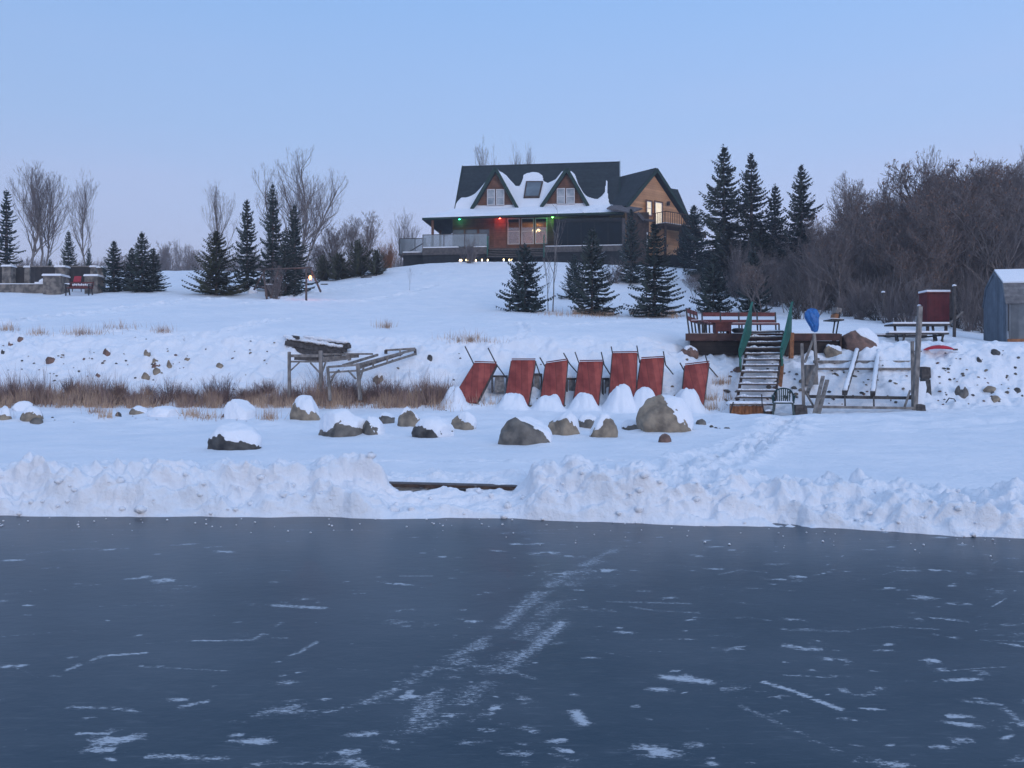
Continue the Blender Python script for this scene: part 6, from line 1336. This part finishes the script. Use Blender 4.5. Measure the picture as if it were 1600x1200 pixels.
# ---- dry grass and shrubs ----
def blades(name,n,fx,lab,seed,h=(.25,.6),m_='grass',w_=.006,lean=.35):
    r=np.random.default_rng(seed); V=np.empty((n*3,3)); 
    for k in range(n):
        x,y,hh=fx(r); z=zt(x,y)-.03; H_=r.uniform(*h)*hh; a=r.uniform(0,6.28); l=abs(r.normal(0,lean))*H_; q=w_*r.uniform(.7,1.4)
        V[3*k]=(x-q,y,z); V[3*k+1]=(x+q,y,z); V[3*k+2]=(x+cos(a)*l,y+sin(a)*l,z+H_)
    o=npmesh(name,V,np.arange(n*3).reshape(-1,3),M[m_],smooth=False); struct(o,'stuff'); tag(o,lab,'grass'); return o
cl=[(px,27.9+random.Random(px).uniform(-.2,.7)) for px in range(-40,716,3)]
def fg(r):
    px,D=cl[r.integers(0,len(cl))]
    while float(vn(np.array([px*.045]),np.array([7.]),6)[0])<.5*r.random(): px,D=cl[r.integers(0,len(cl))]
    px+=r.normal(0,3.5); D+=r.normal(0,.28); hh=.6+.7*float(vn(np.array([px*.03]),np.array([2.]),5)[0]); 
    if px>716: px=700
    return (px-800)/F*D,max(D,27.5),hh
blades('dry_grass',12000,fg,'band of dry tan grass along the foot of the left bank',3,h=(.2,.58),lean=.4)
blades('dark_weeds',2400,fg,'dark brown weed stems mixed into the dry grass band',4,h=(.4,1.0),m_='brush',w_=.006)
def fg2(r):
    c=[(1015,470),(905,494),(940,494),(865,492),(1030,494),(1050,496),(600,512),(740,535),(725,530),(1110,640),(1095,625),(770,632),(1128,600),(1350,490),(1400,497),(1410,500),(700,640),(128,521),(133,523),(255,519),(12,516),(190,513),(60,522),(300,650),(325,655),(150,645),(165,652),(420,655),(1120,625)]
    px,py=c[r.integers(0,len(c))]; sp=1+1.6*((px*7)%3)/2; px+=r.normal(0,8*sp); py+=r.normal(0,1.5); p=G(px,py,18); return p.x,p.y,.45+.5*r.random()
blades('dry_tufts',2600,fg2,'thin tufts of dry grass poking through the snow here and there',6,h=(.2,.6),m_='grass')
def fg3(r):
    px=r.uniform(895,1055); D=46.3+r.random()*1.6
    if 960<px<985: px=930
    p=G(px,491,30); return p.x,p.y+r.uniform(-.2,.6),.55
blades('slope_grass',1500,fg3,'patches of dry grass under the slope spruces',8,h=(.3,.8),m_='grass',w_=.008)
GB='leafless bushes in the dry grass band'
bl=[(18,584),(60,592),(110,588),(163,594),(186,596),(235,600),(262,592),(283,598),(330,590),(350,586),(402,600),(420,592),(462,596),(530,592),(548,588),(586,590),(604,586),(630,600),(672,594),(700,600),(690,606),(140,602),(300,604),(380,606),(560,596),(610,594)]
for i,(px,top) in enumerate(bl):
    PL('sh%d'%(i%4),px,636,top,['tall leafless dark bush','leafless purplish bush','broad leafless dark bush'][i%3]+' in the dry grass '+['at the left edge','below the tall twig bush','below the stack of three stones','behind the buried boulder','left of the boat dock','under the boat dock','right of the boat dock','beside the leftmost red dock section'][int(np.searchsorted([45,130,250,345,440,600,655],px))],'bush',GB,D=28.1+(i%3)*.25,wpx=34+(i*7)%16)
for i in range(60):
    px=(i*12.1)%716; 
    PL('sh%d'%((i+1)%4),px,636,608+(i*5)%14,'low brown bush in the dry grass %s'%['at the left edge','below the left bank stones','behind the boulders left of the boat dock','under the boat dock','between boat dock and red sections'][int(np.searchsorted([100,280,440,600],px))],'bush','low bushes filling the dry grass band',D=27.9+(i%5)*.2,wpx=26+(i*7)%14)
for i,(px,py,top,lab) in enumerate(((605,513,498,'lone tuft of dry twigs on the open slope above the boat dock'),(735,533,522,'low dry bush on the bank top above the red panels'),(717,534,526,'small dry bush left of the one above the red panels'),(70,600,553,'single taller twig bush on the left bank'))): PL('shs' if i<3 else 'weed',px,py,top,lab,'bush',wpx=[22,30,16,20][i])
wd=[(30,517,506),(20,519,508),(163,512,503),(255,520,505),(141,553,540),(288,533,522),(100,560,545),(22,660,640),(320,690,675),(370,662,650),(385,672,655),(290,660,640),(430,668,652),(212,662,650),(232,664,655),(245,664,652),(604,664,648),(1108,690,672),(640,588,570),(1132,640,620),(1420,500,480),(1330,495,478),(1120,640,612),(800,640,628)]
for i,(px,py,top) in enumerate(wd):
    PL('weed',px,py,top,'dry weed stalk sticking out of the snow %s'%('on the left bank' if py<600 and px<440 else 'among the left boulders' if px<300 else 'left of the long low boulder' if px<440 else 'near the boat dock' if px<700 else 'beside the red sections' if px<1130 else 'right of the stairs'),'weed','dry weed stalks standing in the snow',wpx=10,name='weed_stalk')

# snow blown up round the boulders and rocks
g3=ground.data; co=np.empty(len(g3.vertices)*3,np.float32); g3.vertices.foreach_get('co',co); co=co.reshape(-1,3); zz=co[:,2].reshape(XX.shape).copy()
for k,(x,y,sx,sz) in enumerate(DRIFT):
    i0,i1=np.searchsorted(Dv,[y-3*sx,y+3*sx]); j0,j1=np.searchsorted(Uv,[(x-3.2*sx)/y,(x+3.2*sx)/y])
    if i1<=i0 or j1<=j0: continue
    A=(XX[i0:i1,j0:j1]-x)/sx; B_=(YY[i0:i1,j0:j1]-y)/(sx*.8); d=np.hypot(A-.15,B_-.1)*(1+.35*fbm(A*1.3+k,B_*1.3,3,k)); zz[i0:i1,j0:j1]+=0.16*sz*np.exp(-(d/1.25)**2)*(1+.25*np.cos(np.arctan2(B_,A)+k))
co[:,2]=zz.ravel(); g3.vertices.foreach_set('co',co.ravel()); g3.update()
# ================= winter haze =================
hm=bpy.data.materials.new('winter_air'); hm.use_nodes=True; t=hm.node_tree; t.nodes.clear(); o_=t.nodes.new('ShaderNodeOutputMaterial'); pv=t.nodes.new('ShaderNodeVolumePrincipled')
pv.inputs['Color'].default_value=(.80,.86,1,1); pv.inputs['Density'].default_value=.0011; pv.inputs['Anisotropy'].default_value=.2; t.links.new(pv.outputs[0],o_.inputs['Volume'])
mb=MB(); mb.box(-1500,1500,-130,1000,-8,60); hz=mb.build('haze',hm); struct(hz,'stuff'); tag(hz,'faint blue winter haze hanging over lake, bank and wood','haze')
